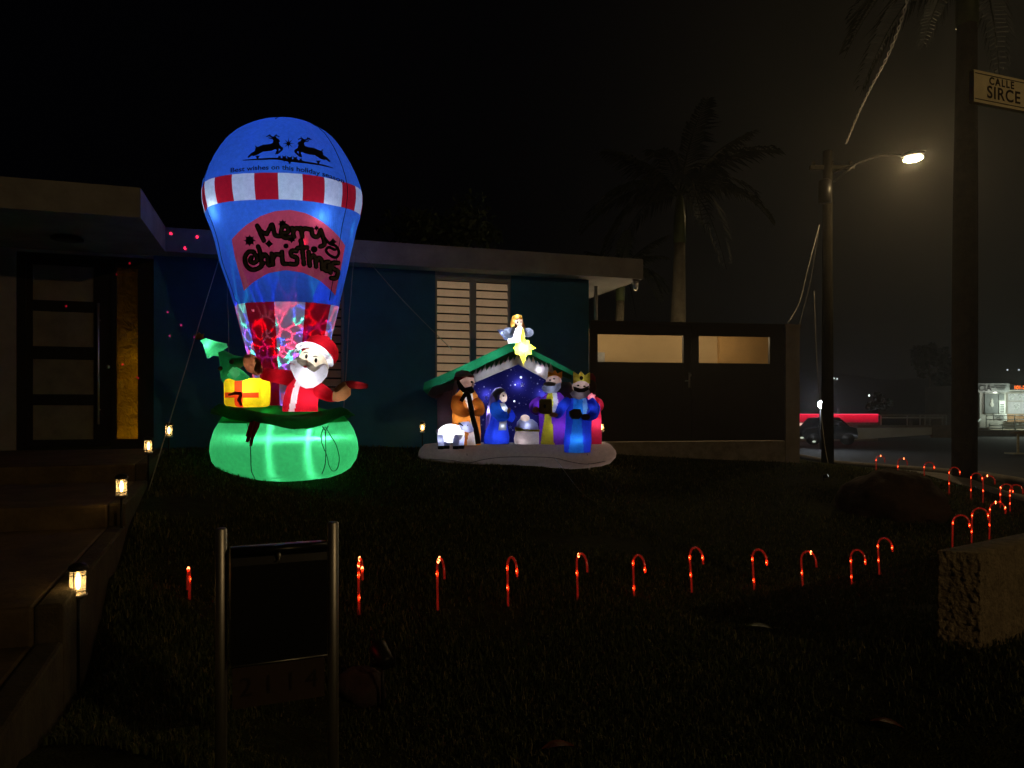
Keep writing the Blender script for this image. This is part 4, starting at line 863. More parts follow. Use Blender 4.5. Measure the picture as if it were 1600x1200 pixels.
# --- manger
mg = nl([(860,1000,90,60),(860,960,95,66),(862,920,86,62),(865,895,80,58)], fm('basket_grey', (.45, .38, .38)), 'cradle', nat, -.16, 'pale straw cradle with a swaddled infant'); nlamp(830, 965, -.2, .10, (1, .95, 1)); nlamp(900, 950, -.16, .06)
npf([(775,890),(790,840),(815,812),(850,820),(900,822),(935,850),(948,895),(900,905),(860,900),(815,900)], 40, fm('blanket_lilac', (.45, .45, .70)), 'blanket', mg, -.16); nlamp(860, 865, -.2, .04)
e_ = zig(775, 905, 950, 908, 9, 16, 0); npf([(772,875),(860,893),(948,893)]+e_[::-1], 6, fm('gold_yellow', 0), 'blanket_fringe', mg, -.36)
hd = ne((846, 815), (34, 28, 26), fm('face_pale', 0), 'infant_head', mg, -.2); nlamp(846, 815, -.2, .03)
NS[0] = -0.28
# --- crowned man, purple and yellow
k1 = nl([(1055,1000,110,75),(1050,900,104,75),(1045,800,100,74),(1045,720,96,70),(1050,660,76,56),(1052,630,46,38)], fm('purple', (.22, .04, .62)), 'crowned_man', nat, .02, 'crowned man figure in a purple robe holding a gold box', split=[('tunic_front', fm('mustard', (.66, .56, .03)), [(632,1010,1040),(700,990,1045),(800,985,1035),(900,968,1040),(1000,955,1052)]), ('stole', fm('stole_white', (.75, .7, .85)), [(632,1040,1072),(700,1045,1080),(790,1035,1060)])]); nlamp(1070, 880, 0, .22); nlamp(1050, 700, 0, .12)
hd = ne((1050, 555), (56, 50, 60), fm('man_skin', 0), 'head', k1, -.02, 5); nlamp(1045, 550, -.04, .04); nlamp(1030, 605, -.12, .03)
npf([(965,590),(990,575),(1030,590),(1070,570),(1100,560),(1098,600),(1070,630),(1015,638),(975,625),(962,605)], 26, fm('beard_blue_grey', (.40, .42, .58), .4), 'beard', k1, -.12)
npf([(975,565),(1010,555),(1060,565),(1055,585),(1000,590),(970,580)], 12, fm('moustache_grey', (.16, .15, .13), .2), 'moustache', k1, -.2)
npf([(1004,535),(1008,480),(1030,505),(1060,470),(1080,500),(1112,480),(1110,530),(1060,522)], 34, fm('crown_orange', (.70, .34, .04)), 'crown', k1, -.02); nlamp(1060, 510, -.02, .04)
for x, y in ((1022, 545), (1050, 535)): ne((x, y), (9, 5, 6), M['print'], 'eye', hd, -.02-.1)
nlimb([(960,690,-.05),(915,715,-.1),(905,750,-.16),(930,775,-.26)], [36,36,30,20], fm('purple', 0), 'arm', k1); nlamp(915, 725, -.1, .03); ne((918, 755), (24, 20, 22), fm('hand_tan', 0), 'hand', k1, -.30)
v, f = sup(Nn(985, 730, -.34), 44*sn, 30*sn, 52*sn, 0, 6); obj('gift_box', mesh(v, f), fm('olive_box', (.20, .17, .04), .3), k1); ne((978, 730), (10, 4, 14), M['print'], 'box_clasp', k1, -.41)
ne((1040, 790), (30, 24, 16), fm('hand_tan', 0), 'hand', k1, -.36)
NS[0] = -0.1
# --- crowned man, blue
k2 = nl([(1215,1055,92,72),(1218,980,98,75),(1222,880,92,74),(1225,780,90,72),(1225,710,86,66),(1228,670,56,46)], fm('royal_blue', 0), 'crowned_man', nat, -.28, 'crowned man figure in a bright blue robe at the front right', split=[('tunic_front', fm('azure', (.02, .22, .80)), [(670,1185,1248),(760,1180,1250),(830,1178,1240),(1055,1148,1255)]), ('stole', fm('stole_sky', (.2, .45, .85)), [(670,1248,1275),(740,1250,1284),(800,1250,1266)])]); nlamp(1215, 960, -.32, .26); nlamp(1225, 760, -.30, .12)
hd = ne((1238, 590), (60, 52, 62), fm('man_skin', 0), 'head', k2, -.32); nlamp(1238, 585, -.34, .04); nlamp(1225, 650, -.40, .02)
npf([(1178,590),(1200,600),(1235,606),(1270,600),(1290,585),(1288,615),(1255,632),(1215,634),(1182,618)], 18, beard_b, 'moustache', k2, -.44)
npf([(1158,640),(1190,615),(1240,630),(1290,610),(1302,640),(1270,670),(1220,682),(1175,668)], 24, fm('scarf_grey', (.28, .22, .24), .4), 'scarf', k2, -.40)
npf([(1182,570),(1184,485),(1212,515),(1238,482),(1268,515),(1302,490),(1302,570),(1240,562)], 34, fm('crown_yellow', (.70, .60, .08)), 'crown', k2, -.34); nlamp(1240, 535, -.36, .04)
ne((1237, 532), (13, 5, 14), M['print'], 'crown_jewel', k2, -.34-.078)
for x, y in ((1215, 585), (1258, 590)): ne((x, y), (9, 5, 6), M['print'], 'eye', hd, -.32-.105)
nlimb([(1150,690,-.30),(1110,730,-.36),(1080,780,-.42),(1060,795,-.46)], [34,36,30,22], fm('royal_blue', 0), 'arm', k2); nlimb([(1300,690,-.30),(1335,740,-.34),(1320,790,-.40),(1280,810,-.48)], [34,38,34,24], fm('royal_blue', 0), 'arm', k2); nlamp(1105, 738, -.37, .04); nlamp(1325, 755, -.35, .03)
ne((1262, 805), (32, 20, 22), fm('glove_dark', (.07, .03, .05), .2), 'hand', k2, -.52); npf([(1145,765),(1180,748),(1225,750),(1240,790),(1215,820),(1165,818),(1148,800)], 20, fm('casket_dark', (.06, .05, .06), .2), 'casket', k2, -.52)
NS[0] = -0.16
# --- turbaned man, red
k3 = nl([(1330,1000,70,60),(1335,900,66,60),(1335,800,62,58),(1335,720,58,52),(1330,660,44,40)], fm('crimson', (.72, .03, .10)), 'turbaned_man', nat, -.02, 'turbaned man figure in a red robe half hidden at the right'); nlamp(1345, 850, -.04, .22, (1, .9, .9)); nlamp(1335, 690, -.04, .08)
ne((1318, 585), (44, 46, 62), fm('dark_skin', (.06, .03, .03), .2), 'head', k3, -.04); npf([(1290,545),(1300,495),(1335,490),(1355,520),(1355,560),(1320,555)], 30, fm('turban_red', (.30, .02, .05), .4), 'turban', k3, -.04)
nlimb([(1330,690,-.1),(1370,705,-.1),(1378,735,-.12),(1350,745,-.16)], [30,34,30,22], fm('crimson', 0), 'arm', k3); nlamp(1366, 715, -.1, .03, (1, .9, .9)); npf(starpts(1322, 665, 34, 6, .7), 12, fm('rose_bow', (.85, .25, .32)), 'bow', k3, -.14); nlamp(1322, 665, -.14, .02)
ne((1362, 625), (14, 20, 30), fm('dark_cloth', (.03, .05, .04), .2), 'head_cloth', k3, -.0)
NS[0] = -0.12
# --- sheep
sh = ne((330, 918), (95, 60, 66), M['white'], 'sheep', nat, -.44, 0, 'glowing white sheep with lilac head and legs', 24, 16); nlamp(320, 915, -.44, .9, (1, 1, 1), .05)
lil = fm('sheep_lilac', (.45, .45, .68))
hd = npf([(385,850),(410,838),(455,835),(475,865),(492,885),(485,905),(460,915),(430,905),(400,890)], 24, lil, 'head', sh, -.48); nlamp(430, 875, -.48, .09)
npf([(380,845),(392,840),(420,862),(412,868)], 5, beard_b, 'ear', hd, -.54); ne((447, 862), (4, 3, 4), M['print'], 'eye', hd, -.535)
for x, y in ((262, -.5), (295, -.38), (365, -.5), (398, -.38)):
    lg = nl([(x,1005,20,18),(x,980,21,19),(x,950,24,22),(x,925,24,22)], lil, 'leg', sh, y); nl([(x,1026,21,20),(x+1,1008,22,20),(x,1000,18,17)], beard_b, 'hoof', lg, y); nlamp(x, 960, y, .04)  # lamp added inside each leg to brighten it
ne((240, 910), (16, 14, 22), lil, 'tail', sh, -.44, -25)
NS[0] = 0
rope('guy_rope', [padfront(1060, 1100), gpt(905, 765, 9.0), gpt(928, 781, 8.6)], .004, '', parent=nat)

# ------------------------------------------------------------------ path lanterns
M['bulbwarm'] = emit('lantern_filament', (1, .62, .22), 34); M['lglass'] = glass('lantern_glass', (1, .93, .8), .62, .15)
def lantern(px, py, Y, w, label, n=0):
    """py = foot of the glass"""
    p = W(px, py, Y); g = gz(p.x, p.y); s = w/.075
    o = thing('path_lantern', (p.x, p.y, g), label, 'lantern', 'stake lanterns along the walkway and wall'); h = .115*s; r_ = w/2
    mb = MB(); mb.tube([(p.x, p.y, g-.05), (p.x, p.y, p.z)], .009, 8); obj('stake', mb.mesh(), M['black'], o)
    mb = MB(); mb.lathe(p, [(r_*.75, -.02), (r_*1.08, -.008), (r_*1.08, 0)], 18); obj('base_ring', mb.mesh(), M['steel'], o)
    mb = MB(); mb.lathe(p+Vector((0, 0, h)), [(r_*1.1, 0), (r_*1.2, .006), (r_*1.05, .022), (r_*.4, .034)], 18); obj('cap', mb.mesh(), M['black'], o)
    v = []; f = []; sg = 20
    for z in (0, h):
        for k in range(sg): a = 2*PI*k/sg; v.append(p+Vector((r_*.96*math.cos(a), r_*.96*math.sin(a), z)))
    f = [(k, (k+1) % sg, sg+(k+1) % sg, sg+k) for k in range(sg)]; obj('glass', mesh(v, f), M['lglass'], o)
    mb = MB()
    for k in range(4): a = PI/2*k-PI/2+.05; q = Vector((r_*1.02*math.cos(a), r_*1.02*math.sin(a), 0)); mb.tube([p+q, p+q+Vector((0, 0, h))], .0022*s, 5)
    for zz in (h*.16, h*.80): mb.tube([p+Vector((r_*1.02*math.cos(a), r_*1.02*math.sin(a), zz)) for a in np.linspace(0, 2*PI, 21)], .002*s, 5)
    obj('cage', mb.mesh(), M['black'], o)
    mb = MB(); mb.ell(p+Vector((0, 0, h*.52)), (r_*.30, r_*.30, h*.34), seg=12, rings=8); obj('bulb', mb.mesh(), M['bulbwarm'], o)
    lampon(o, 'filament_light', p+Vector((0, 0, h*.5)), .38*s, (1, .60, .24), .012)
lantern(122, 928, 3.4, .072, 'nearest lit stake lantern at the left beside the lowest step')
lantern(190, 773, 5.1, .072, 'lit stake lantern beside the middle step, second nearest')
lantern(232, 706, 6.9, .070, 'lit stake lantern in front of the sidelight at the top step')
lantern(264, 681, 8.5, .080, 'lit stake lantern against the dark wall left of the balloon')
lantern(660, 674, 10.45, .07, 'small lit stake lantern at the left end of the stable inflatable')
lantern(940, 673, 11.3, .07, 'small lit stake lantern at the right end of the stable inflatable')

# ------------------------------------------------------------------ candy canes
M['canetube'] = glass('red_clear_plastic', (.8, .06, .02), .35, .2)
_t = M['canetube'].node_tree; _e = N(_t, 'ShaderNodeEmission'); _e.inputs[0].default_value = (1, .05, .025, 1); _e.inputs[1].default_value = .065; _a = N(_t, 'ShaderNodeAddShader'); _o = next(n for n in _t.nodes if n.type == 'OUTPUT_MATERIAL'); _src = _o.inputs[0].links[0].from_socket
_t.links.new(_src, _a.inputs[0]); _t.links.new(_e.outputs[0], _a.inputs[1]); _t.links.new(_a.outputs[0], _o.inputs[0])   # LED glow in the plastic put into the tube as emission
M['canebulb'] = emit('cane_led', (1, .27, .08), 8); M['canewhite'] = fabric('cane_stripe', (.55, .2, .16), .4)
def cane_meshes(bulbs):
    P = [Vector((0, 0, -.08)), Vector((0, 0, .05)), Vector((0, 0, .15)), Vector((0, 0, .24))]
    for k in range(1, 10): a = PI*k/9; P.append(Vector((.065-.065*math.cos(a), 0, .24+.075*math.sin(a))))
    P.append(Vector((.13, 0, .205)))
    Q = spline(P, 3); mb = MB(); mb.tube(Q, .0072, 8); tube = mb.mesh()
    mb = MB(); L_ = len(Q)
    tw = []
    for i, q in enumerate(Q):
        t_ = (Q[min(i+1, L_-1)]-Q[max(i-1, 0)]).normalized(); n1 = Vector((0, 1, 0)); n2 = t_.cross(n1); a = i*.9; tw.append(q+(n1*math.cos(a)+n2*math.sin(a))*.0075)
    mb.tube(tw, .0017, 4); stripe = mb.mesh()
    bl = []
    cum = [0]
    for i in range(1, L_): cum.append(cum[-1]+(Q[i]-Q[i-1]).length)
    for fr_ in bulbs: ii = min(range(L_), key=lambda i: abs(cum[i]-fr_*cum[-1])); q = Q[ii]; mb = MB(); mb.ell(q, (.0066, .0076, .015), seg=8, rings=6); bl.append(mb.mesh())
    return tube, stripe, bl
tubeM, stripeM, _b = cane_meshes([]); tubeM.materials.append(M['canetube']); stripeM.materials.append(M['canewhite'])
bulbM = {}
def cane(px, py_top, Y, yaw, bulbs, label, size=1.0, lean=0, group='lit candy canes'):
    p = W(px, py_top, Y); z = p.z-.315*size
    o = thing('candy_cane', (p.x, p.y, z), label, 'candy cane', group); o.rotation_euler = (0, R(lean), yaw); o.scale = (size,)*3
    for nm, me in (('cane_tube', tubeM), ('stripe', stripeM)): c = bpy.data.objects.new(nm, me); COL.objects.link(c); c.parent = o
    for b_ in bulbs:
        if b_ not in bulbM: bulbM[b_] = cane_meshes([b_])[2][0]; bulbM[b_].materials.append(M['canebulb'])
        c = bpy.data.objects.new('bulb', bulbM[b_]); COL.objects.link(c); c.parent = o
    return o
yw = math.atan2(-.94, .34)
ordn = ['first','second','third','fourth','fifth','sixth','seventh','eighth','ninth','tenth','eleventh']
row = [(296,884,4.75,-.0,(.55,.30,.8)),(561,872,4.9,.02,(.50,.62,.72,.30,.9)),(684,871,5.1,.08,(.50,.66,.72)),(794,869,5.3,.12,(.32,.56,.94)),(903,864,5.55,.1,(.44,.68)),(991,866,5.75,.12,(.30,.58,.96)),(1081,855,6.0,.16,(.32,.55,.92)),(1179,858,6.2,.18,(.30,.54,.95)),(1255,861,6.4,.2,(.42,.8)),(1331,858,6.6,.18,(.30,.53,.95)),(1374,840,6.9,.2,(.33,.55,.94))]
for i, (px, py, Y, dyaw, bl_) in enumerate(row):
    lab = {0: 'leftmost lit red candy cane, alone left of the mailbox', 1: 'lit red candy cane just right of the mailbox, hook seen edge on', 10: 'rightmost lit red candy cane of the front row, standing slightly higher'}.get(i, f'{ordn[i-1]} lit red candy cane right of the mailbox in the front row')
    cane(px, py, Y, yw+dyaw, bl_, lab, 1.15 if i < 9 else 1.08, random.uniform(-5, -1), 'lit candy canes in the front lawn row')
yr = R(-25)
for i, (px, py, Y, bl_) in enumerate(((1369,712,12.5,(.55,.75)),(1403,716,11.8,(.45,.78)),(1444,722,11,(.55,.94)),(1483,730,10.4,(.26,.56,.93)),(1517,739,9.9,(.26,.57,.92)),(1536,743,9.6,(.36,.72)),(1563,756,9.2,(.3,.45,.6,.95)),(1578,757,8.9,(.3,.45,.56)))):
    lab = f'{ordn[i]} lit candy cane from the left in the far row by the sidewalk'
    cane(px, py, Y, yr, bl_, lab, 1.0, 0, 'lit candy canes in the far row by the sidewalk')
for i, (px, py, Y, bl_) in enumerate(((1488,804,7.1,(.54,.95)),(1518,793,7.4,(.30,.56,.92)),(1546,784,7.7,(.3,.56,.72,.9)))):
    cane(px, py, Y, yr, bl_, ('left', 'middle', 'right')[i]+' one of three lit candy canes behind the rough wall stub', 1.05, 1, 'lit candy canes behind the wall stub')

# ------------------------------------------------------------------ mailbox on two steel posts
LP = W(345.5, 0, 2.40); RP = W(520.5, 0, 2.54); mu = (RP-LP); mu.z = 0; wM = mu.length; mu.normalize(); mv = Vector((-mu.y, mu.x, 0)); MT = math.atan2(mu.y, mu.x)
zL = EYE-(825-HZ)/F*2.40; zR = EYE-(815-HZ)/F*2.54
mail = thing('mailbox', (LP.x+.15, LP.y+.07, gz(LP.x, LP.y)), 'black metal mailbox with number plate hung between two polished steel posts', 'mailbox')
for P_, zt_ in ((LP, zL), (RP, zR)):
    mb = MB(); x, y = P_.x, P_.y; r_ = .0185; mb.lathe((x, y, 0), [(r_, gz(x, y)-.1), (r_, zt_-.004), (r_*.8, zt_)], 24); obj('post', mb.mesh(), M['steel'], mail)
def mp_(px, py, w=0):  # point on mailbox plane
    k = (px-800)/F; P_ = LP+mv*w; tt = (k*P_.y-P_.x)/(mu.x-k*mu.y); q = P_+mu*tt; q.z = EYE-(py-HZ)/F*q.y; return q
zb1 = mp_(360, 1034).z; zb0 = mp_(360, 862).z; a0 = .028; a1 = wM-.028
prf = [(-.05, zb1), (-.05, zb0-.04), (-.045, zb0-.015), (-.03, zb0), (.0, zb0+.012), (.05, zb0+.01), (.10, zb0-.02), (.11, zb0-.06), (.11, zb1)]
mb = MB(); n = len(prf); v = [LP*1+mu*a+mv*w+Vector((0, 0, z-LP.z)) for a in (a0, a1) for w, z in prf]; mb.add(v, [tuple(range(n)), tuple(range(2*n-1, n-1, -1))]+[(i, i+n, (i+1) % n+n, (i+1) % n) for i in range(n)])
M['boxblack'] = pbr('black_enamel', (.008, .008, .008), .35, amt=.2, bump=.02)
bx_ = obj('box', mb.mesh(False), M['boxblack'], mail)
mb = MB(); q0 = LP+mu*a0; q1 = LP+mu*a1; mb.tube([Vector((q.x, q.y, zb0+.004)) for q in (q0-mv*.04, q1-mv*.04)], .014, 12); obj('lid_roll', mb.mesh(), M['boxblack'], bx_)
mb = MB(); p = mp_(436, 868, -.056); mb.ell(p, (.008, .006, .011), seg=10, rings=8); mb.tube([p, p+Vector((.002, -.003, -.012)), p+Vector((-.008, -.003, -.018))], .0035, 6); obj('latch', mb.mesh(), M['steel'], bx_)
mb = MB(); e0 = LP+mu*a0-mv*.055; e1 = LP+mu*a1-mv*.055; mb.tube([Vector((e0.x, e0.y, zb1)), Vector((e1.x, e1.y, zb1))], .0022, 6); obj('bottom_edge', mb.mesh(), M['steel'], bx_)
zp1 = zb1-.012; zp0 = mp_(440, 1093).z
c = LP+mu*(wM/2)-mv*.02; mb = MB(); mb.box((c.x, c.y, (zp0+zp1)/2), (a1-a0-.01, .012, zp1-zp0), Matrix.Rotation(MT, 3, 'Z')); plate = obj('number_plate', mb.mesh(False), pbr('brown_plate', (.045, .027, .014), .6, amt=.2, bump=.1), mail)
nm_ = pbr('dark_numerals', (.018, .012, .008), .5, bump=0)
for i, ch in enumerate('2114'):
    me = textmesh(ch, .088); q = Vector((c.x, c.y, (zp0+zp1)/2-.03))-mv*.009+mu*(-.105+.07*i); me.transform(Matrix.Translation(q) @ Matrix.Rotation(MT, 4, 'Z') @ Matrix.Rotation(PI/2, 4, 'X'))
    obj('number', me, nm_, plate, label='dark digit '+ch)

# ------------------------------------------------------------------ laser projector on a stake
p = W(598, 1025, 3.9); g = gz(p.x, p.y)
lz = thing('laser_projector', (p.x, p.y, g), 'small black stake projector on the lawn right of the mailbox', 'projector')
mb = MB(); mb.tube([(p.x, p.y, g-.05), (p.x, p.y, p.z-.03)], .01, 8); obj('stake', mb.mesh(), M['black'], lz)
tgt = W(250, 450, 9.9); d_ = (tgt-p).normalized(); Mq = d_.to_track_quat('Y', 'Z').to_matrix()
mb = MB(); mb.tube([p-d_*.07, p-d_*.06, p+d_*.05, p+d_*.065, p+d_*.07], [.03, .042, .048, .052, .05], 16); obj('housing', mb.mesh(), M['black'], lz)
mb = MB(); mb.tube([p+d_*.0705, p+d_*.073], .03, 14); obj('lens', mb.mesh(), emit('laser_lens', (1, .02, .02), 1.0), lz)
mb = MB(); mb.box(p+Vector((0, .01, -.05)), (.12, .012, .02)); mb.box(p+Vector((-.062, 0, -.02)), (.008, .03, .07)); mb.box(p+Vector((.062, 0, -.02)), (.008, .03, .07)); obj('bracket', mb.mesh(False), M['black'], lz)
dots = [(267,365),(308,370),(289,388),(203,412),(283,508),(265,525),(304,527),(193,571),(216,591),(105,480),(183,430),(262,488),(301,490)]
pl = p+d_*.09; LSIGN = 1
lo_ = lampon(lz, 'laser_beams', pl, 26000, (1, .01, .05), 0); l = lo_.data; l.use_nodes = True; t = l.node_tree; t.nodes.clear()
tc_ = N(t, 'ShaderNodeTexCoord'); last = None
for x, y in dots:                    # one narrow beam for each dot on the wall or the roof edge
    q = hp(x, WW if not (y < 400 and x > 250) else 0.0, y); dd = (q-pl).normalized(); ws_ = .0022 if y < 400 else .0017
    vd = N(t, 'ShaderNodeVectorMath', operation='DISTANCE'); t.links.new(tc_.outputs['Normal'], vd.inputs[0]); vd.inputs[1].default_value = LSIGN*dd
    lt = N(t, 'ShaderNodeMath', operation='LESS_THAN'); t.links.new(vd.outputs['Value'], lt.inputs[0]); lt.inputs[1].default_value = ws_
    if last is None: last = lt
    else: ad = N(t, 'ShaderNodeMath', operation='ADD'); t.links.new(last.outputs[0], ad.inputs[0]); t.links.new(lt.outputs[0], ad.inputs[1]); last = ad
em = N(t, 'ShaderNodeEmission'); t.links.new(last.outputs[0], em.inputs[1]); ou = N(t, 'ShaderNodeOutputLight'); t.links.new(em.outputs[0], ou.inputs[0])
lampon(lz, 'laser_glow', p+Vector((-.12, -.05, .06)), .03, (1, .02, .03), .01)
for (x, y, Y, nm, lab, c_, r0) in ((565,1030,4.0,'garden_stone','rounded dark stone beside the stake projector',(.045,.03,.028),.14),):
    q = W(x, y, Y); gg = gz(q.x, q.y); mb = MB(); mb.ell((0, 0, 0), (r0, r0*.9, r0*.75), seg=28, rings=20)
    for v_ in mb.v: v_ += v_.normalized()*noise.noise(v_*9)*.05+v_.normalized()*noise.noise(v_*30)*.012
    for v_ in mb.v: v_ += Vector((q.x, q.y, gg+.05))
    single(nm, mb.mesh(), pbr('stone_'+nm, c_, .9, amt=.4, scale=12, bump=.8, bscale=45), Vector((q.x, q.y, gg)), lab, 'stone')

# ------------------------------------------------------------------ rough wall stub at the lower right
ZS = EYE-(857-HZ)/F*4.0
cN = W(1532, 0, 3.95); cN.z = 0; cL = W(1470, 0, 4.02); cL.z = 0
e1_ = (cL-cN); th_ = .20; e1_ = e1_.normalized()*th_; e2_ = Vector((.84, .55, 0)).normalized()
cL = cN+e1_; zN = EYE-(864-HZ)/F*cN.y
m, t, out = newmat('pebbled_stucco'); b = N(t, 'ShaderNodeBsdfPrincipled', i_Roughness=.9); cc, fc = noisecol(t, (.30, .24, .15), .35, 14, 6); t.links.new(cc, b.inputs['Base Color'])
co = N(t, 'ShaderNodeTexCoord'); nz = N(t, 'ShaderNodeTexNoise', i_Scale=45, i_Detail=8); t.links.new(co.outputs['Object'], nz.inputs['Vector']); bp = N(t, 'ShaderNodeBump', i_Strength=1, i_Distance=.03); t.links.new(nz.outputs['Fac'], bp.inputs['Height']); t.links.new(bp.outputs[0], b.inputs['Normal']); t.links.new(b.outputs[0], out.inputs[0]); M['stucco'] = m
gS = gz(cN.x, cN.y); v = []; f = []
L2 = 3.0; ring_pts = []
nA, nB = 26, 160
for i in range(nB+1): ring_pts.append(cN+e2_*(L2*(1-i/nB)**1.6))
for i in range(1, nA+1): ring_pts.append(cN+e1_*(i/nA))
for i in range(1, nB+1): ring_pts.append(cL+e2_*(L2*(i/nB)**1.6))
nR = len(ring_pts); nz_ = 90; zlow = gS-.25
for j in range(nz_+1):
    z = zlow+(zN-zlow)*j/nz_
    for i, q in enumerate(ring_pts):
        nearend = 1 if nB-8 <= i <= nB+nA+10 else max(.15, 1-(nB-8-i)/22) if i < nB else .3
        out_n = (q-(cN+cL)/2-e2_*.3); out_n.z = 0; out_n.normalize()
        h_ = (max(0, .5-noise.voronoi(Vector((q.x, q.y, z))*30)[0][0]))*.034*nearend*(1 if j < nz_ else .35)
        v.append(Vector((q.x, q.y, z))+out_n*h_)
for j in range(nz_):
    for i in range(nR-1): f.append((j*nR+i, j*nR+i+1, (j+1)*nR+i+1, (j+1)*nR+i))
top0 = nz_*nR
ti = []
nW = 8
for i in range(nB+1):
    a = top0+nB-i; b_ = top0+nB+nA+i
    ti.append((a, b_))
for i in range(nB): f.append((ti[i][0], ti[i][1], ti[i+1][1], ti[i+1][0]))
f.append(tuple(range(top0+nB, top0+nB+nA+1)))
me = mesh(v, f, True); bm = bmesh.new(); bm.from_mesh(me); bmesh.ops.recalc_face_normals(bm, faces=bm.faces); bm.to_mesh(me); bm.free()
single('garden_wall', me, M['stucco'], Vector((cN.x, cN.y, gS)), 'low pebble textured wall stub ending at the right of the lawn', 'wall')

# ------------------------------------------------------------------ dark mound, leaves, small spotlight
q = W(1396, 790, 8.9); mb = MB(); mb.ell((0, 0, 0), (.64, .55, .42), seg=56, rings=36)
for v_ in mb.v: v_ += v_.normalized()*(noise.noise(v_*3)*.10+noise.noise(v_*11)*.03)
gg = gz(q.x, q.y)
for v_ in mb.v: v_ += Vector((q.x, q.y, gg+.06))
single('boulder', mb.mesh(), pbr('dark_boulder', (.055, .035, .025), .9, amt=.4, scale=5, bump=.8, bscale=25), Vector((q.x, q.y, gg)), 'large rounded dark boulder on the lawn before the far candy canes', 'boulder')
def leaf(px, py, Y, L_, W_, yaw, c_, lab):
    q = W(px, py, Y); gg = gz(q.x, q.y)+.035; mb = MB(); v = []; f = []
    for i in range(9):
        u = i/8; w_ = W_*math.sin(PI*min(1, u*1.02))**.7*.5 if 0 < i < 8 else .002
        for s_ in (-1, 0, 1): v.append(Vector((L_*(u-.5), s_*w_, .012*abs(s_)+.02*math.sin(PI*u))))
    for i in range(8):
        for k in (0, 1): f.append((i*3+k, i*3+k+1, (i+1)*3+k+1, (i+1)*3+k))
    Rm = Matrix.Rotation(yaw, 3, 'Z'); v = [Rm @ a+Vector((q.x, q.y, gg)) for a in v]
    single('fallen_leaf', mesh(v, f), pbr('leaf_'+str(px), c_, .55, amt=.3, scale=20, bump=.1), Vector((q.x, q.y, gg)), lab, 'leaf', 'fallen leaves on the lawn')
leaf(1187, 990, 4.9, .19, .09, -.35, (.10, .13, .03), 'large pale green leaf lying on the lawn below the candy canes')
leaf(872, 1165, 3.5, .16, .07, .2, (.16, .05, .02), 'reddish brown leaf on the grass near the bottom edge')
leaf(1385, 1145, 3.6, .15, .06, -.6, (.14, .05, .02), 'reddish brown leaf on bare soil at the lower right')
q = W(1287, 752, 10.6); gg = gz(q.x, q.y); sp_ = thing('garden_spotlight', (q.x, q.y, gg), 'tiny black garden spotlight on a stake at the right lawn', 'spotlight'); hz_ = W(1287, 745, 10.6)
mb = MB(); mb.tube([(q.x, q.y, gg-.03), (q.x, q.y, hz_.z)], .012, 6); obj('stake', mb.mesh(), M['black'], sp_); mb = MB(); mb.tube([hz_+Vector((-.01, 0, 0)), hz_+Vector((.05, -.02, .02))], [.025, .035], 10); obj('housing', mb.mesh(), M['black'], sp_)
mb = MB(); mb.tube([hz_+Vector((.052, -.021, .021)), hz_+Vector((.054, -.022, .022))], .02, 8); obj('lens', mb.mesh(), emit('spot_lens', (.9, 1, .9), .8), sp_)

# ------------------------------------------------------------------ sidewalk, verge, street
def lerp(a, b, t_): return a+(b-a)*t_
def swalk(u, v_):
    y = lerp(4.2, 24, v_); xc = np.interp(y, [4, 7, 9.1, 12, 16, 20, 24], [6.6, 6.9, 7.1, 7.25, 7.35, 7.45, 7.5]); return xc+u*.75-.1, y
sheet('sidewalk', swalk, 4, 44, .012, M['concrete'])
def road(u, v_):
    y = lerp(-10, 60, v_); x0 = 9.0 if y < 26 else 9.0-(y-26)*.35; return lerp(x0, 30, u), y
sheet('road', road, 8, 40, .02, M['asphalt'])
mb = MB(); ky = np.linspace(-6, 25, 32); pts = [(8.9, y, gz(8.9, y)+.05) for y in ky]; mb.tube(pts, .09, 6); obj('kerb', mb.mesh(), M['concrete'], kind='structure')

# ------------------------------------------------------------------ utility pole with street lamp, wires
pY = 20.
up = W(1293, 728, pY); pole = thing('utility_pole', (up.x, pY, up.z-.05), 'dark wooden utility pole with a lit street lamp on a curved arm', 'utility pole')
mb = MB(); ztop = EYE+(640-236)/F*pY; mb.tube([(up.x, pY, up.z-.1), (up.x, pY, ztop)], [.165, .12], 14); obj('pole', mb.mesh(), M['wood'], pole)
mb = MB(); A_ = [W(1302, 270, pY), W(1340, 255, 19.6), W(1375, 243, 19.2), W(1408, 243, 18.8)]; mb.tube(spline(A_, 5), .035, 8); mb.tube([W(1302, 285, pY), W(1338, 256, 19.6)], .02, 6); obj('lamp_arm', mb.mesh(), M['darkframe'], pole)
hc = W(1427, 247, 18.6); mb = MB(); mb.ell(hc+Vector((0, 0, .10)), (.30, .2, .09), Matrix.Rotation(R(-8), 3, 'Y'), 20, 12); obj('lamp_head', mb.mesh(), M['darkframe'], pole)
mb = MB(); mb.ell(hc-Vector((0, 0, .02)), (.24, .16, .07), Matrix.Rotation(R(-8), 3, 'Y'), 20, 12); obj('lamp_lens', mb.mesh(), emit('sodium_lens', (1, .74, .40), 160), pole)
lampon(pole, 'street_light', hc-Vector((0, 0, .16)), 220, (1, .68, .30), .12)
mb = MB(); mb.box(W(1300, 262, pY), (1.2, .1, .1)); 
for sx_ in (-.5, 0, .5): mb.lathe(W(1300, 262, pY)+Vector((sx_, 0, .05)), [(.03, 0), (.05, .04), (.03, .08), (.045, .11), (.02, .14)], 10)
obj('crossarm', mb.mesh(False), M['wood'], pole); mb = MB(); mb.lathe(W(1289, 300, pY-.3), [(.02, -.3), (.17, -.28), (.17, .28), (.1, .34)], 14); obj('transformer', mb.mesh(), M['darkframe'], pole)
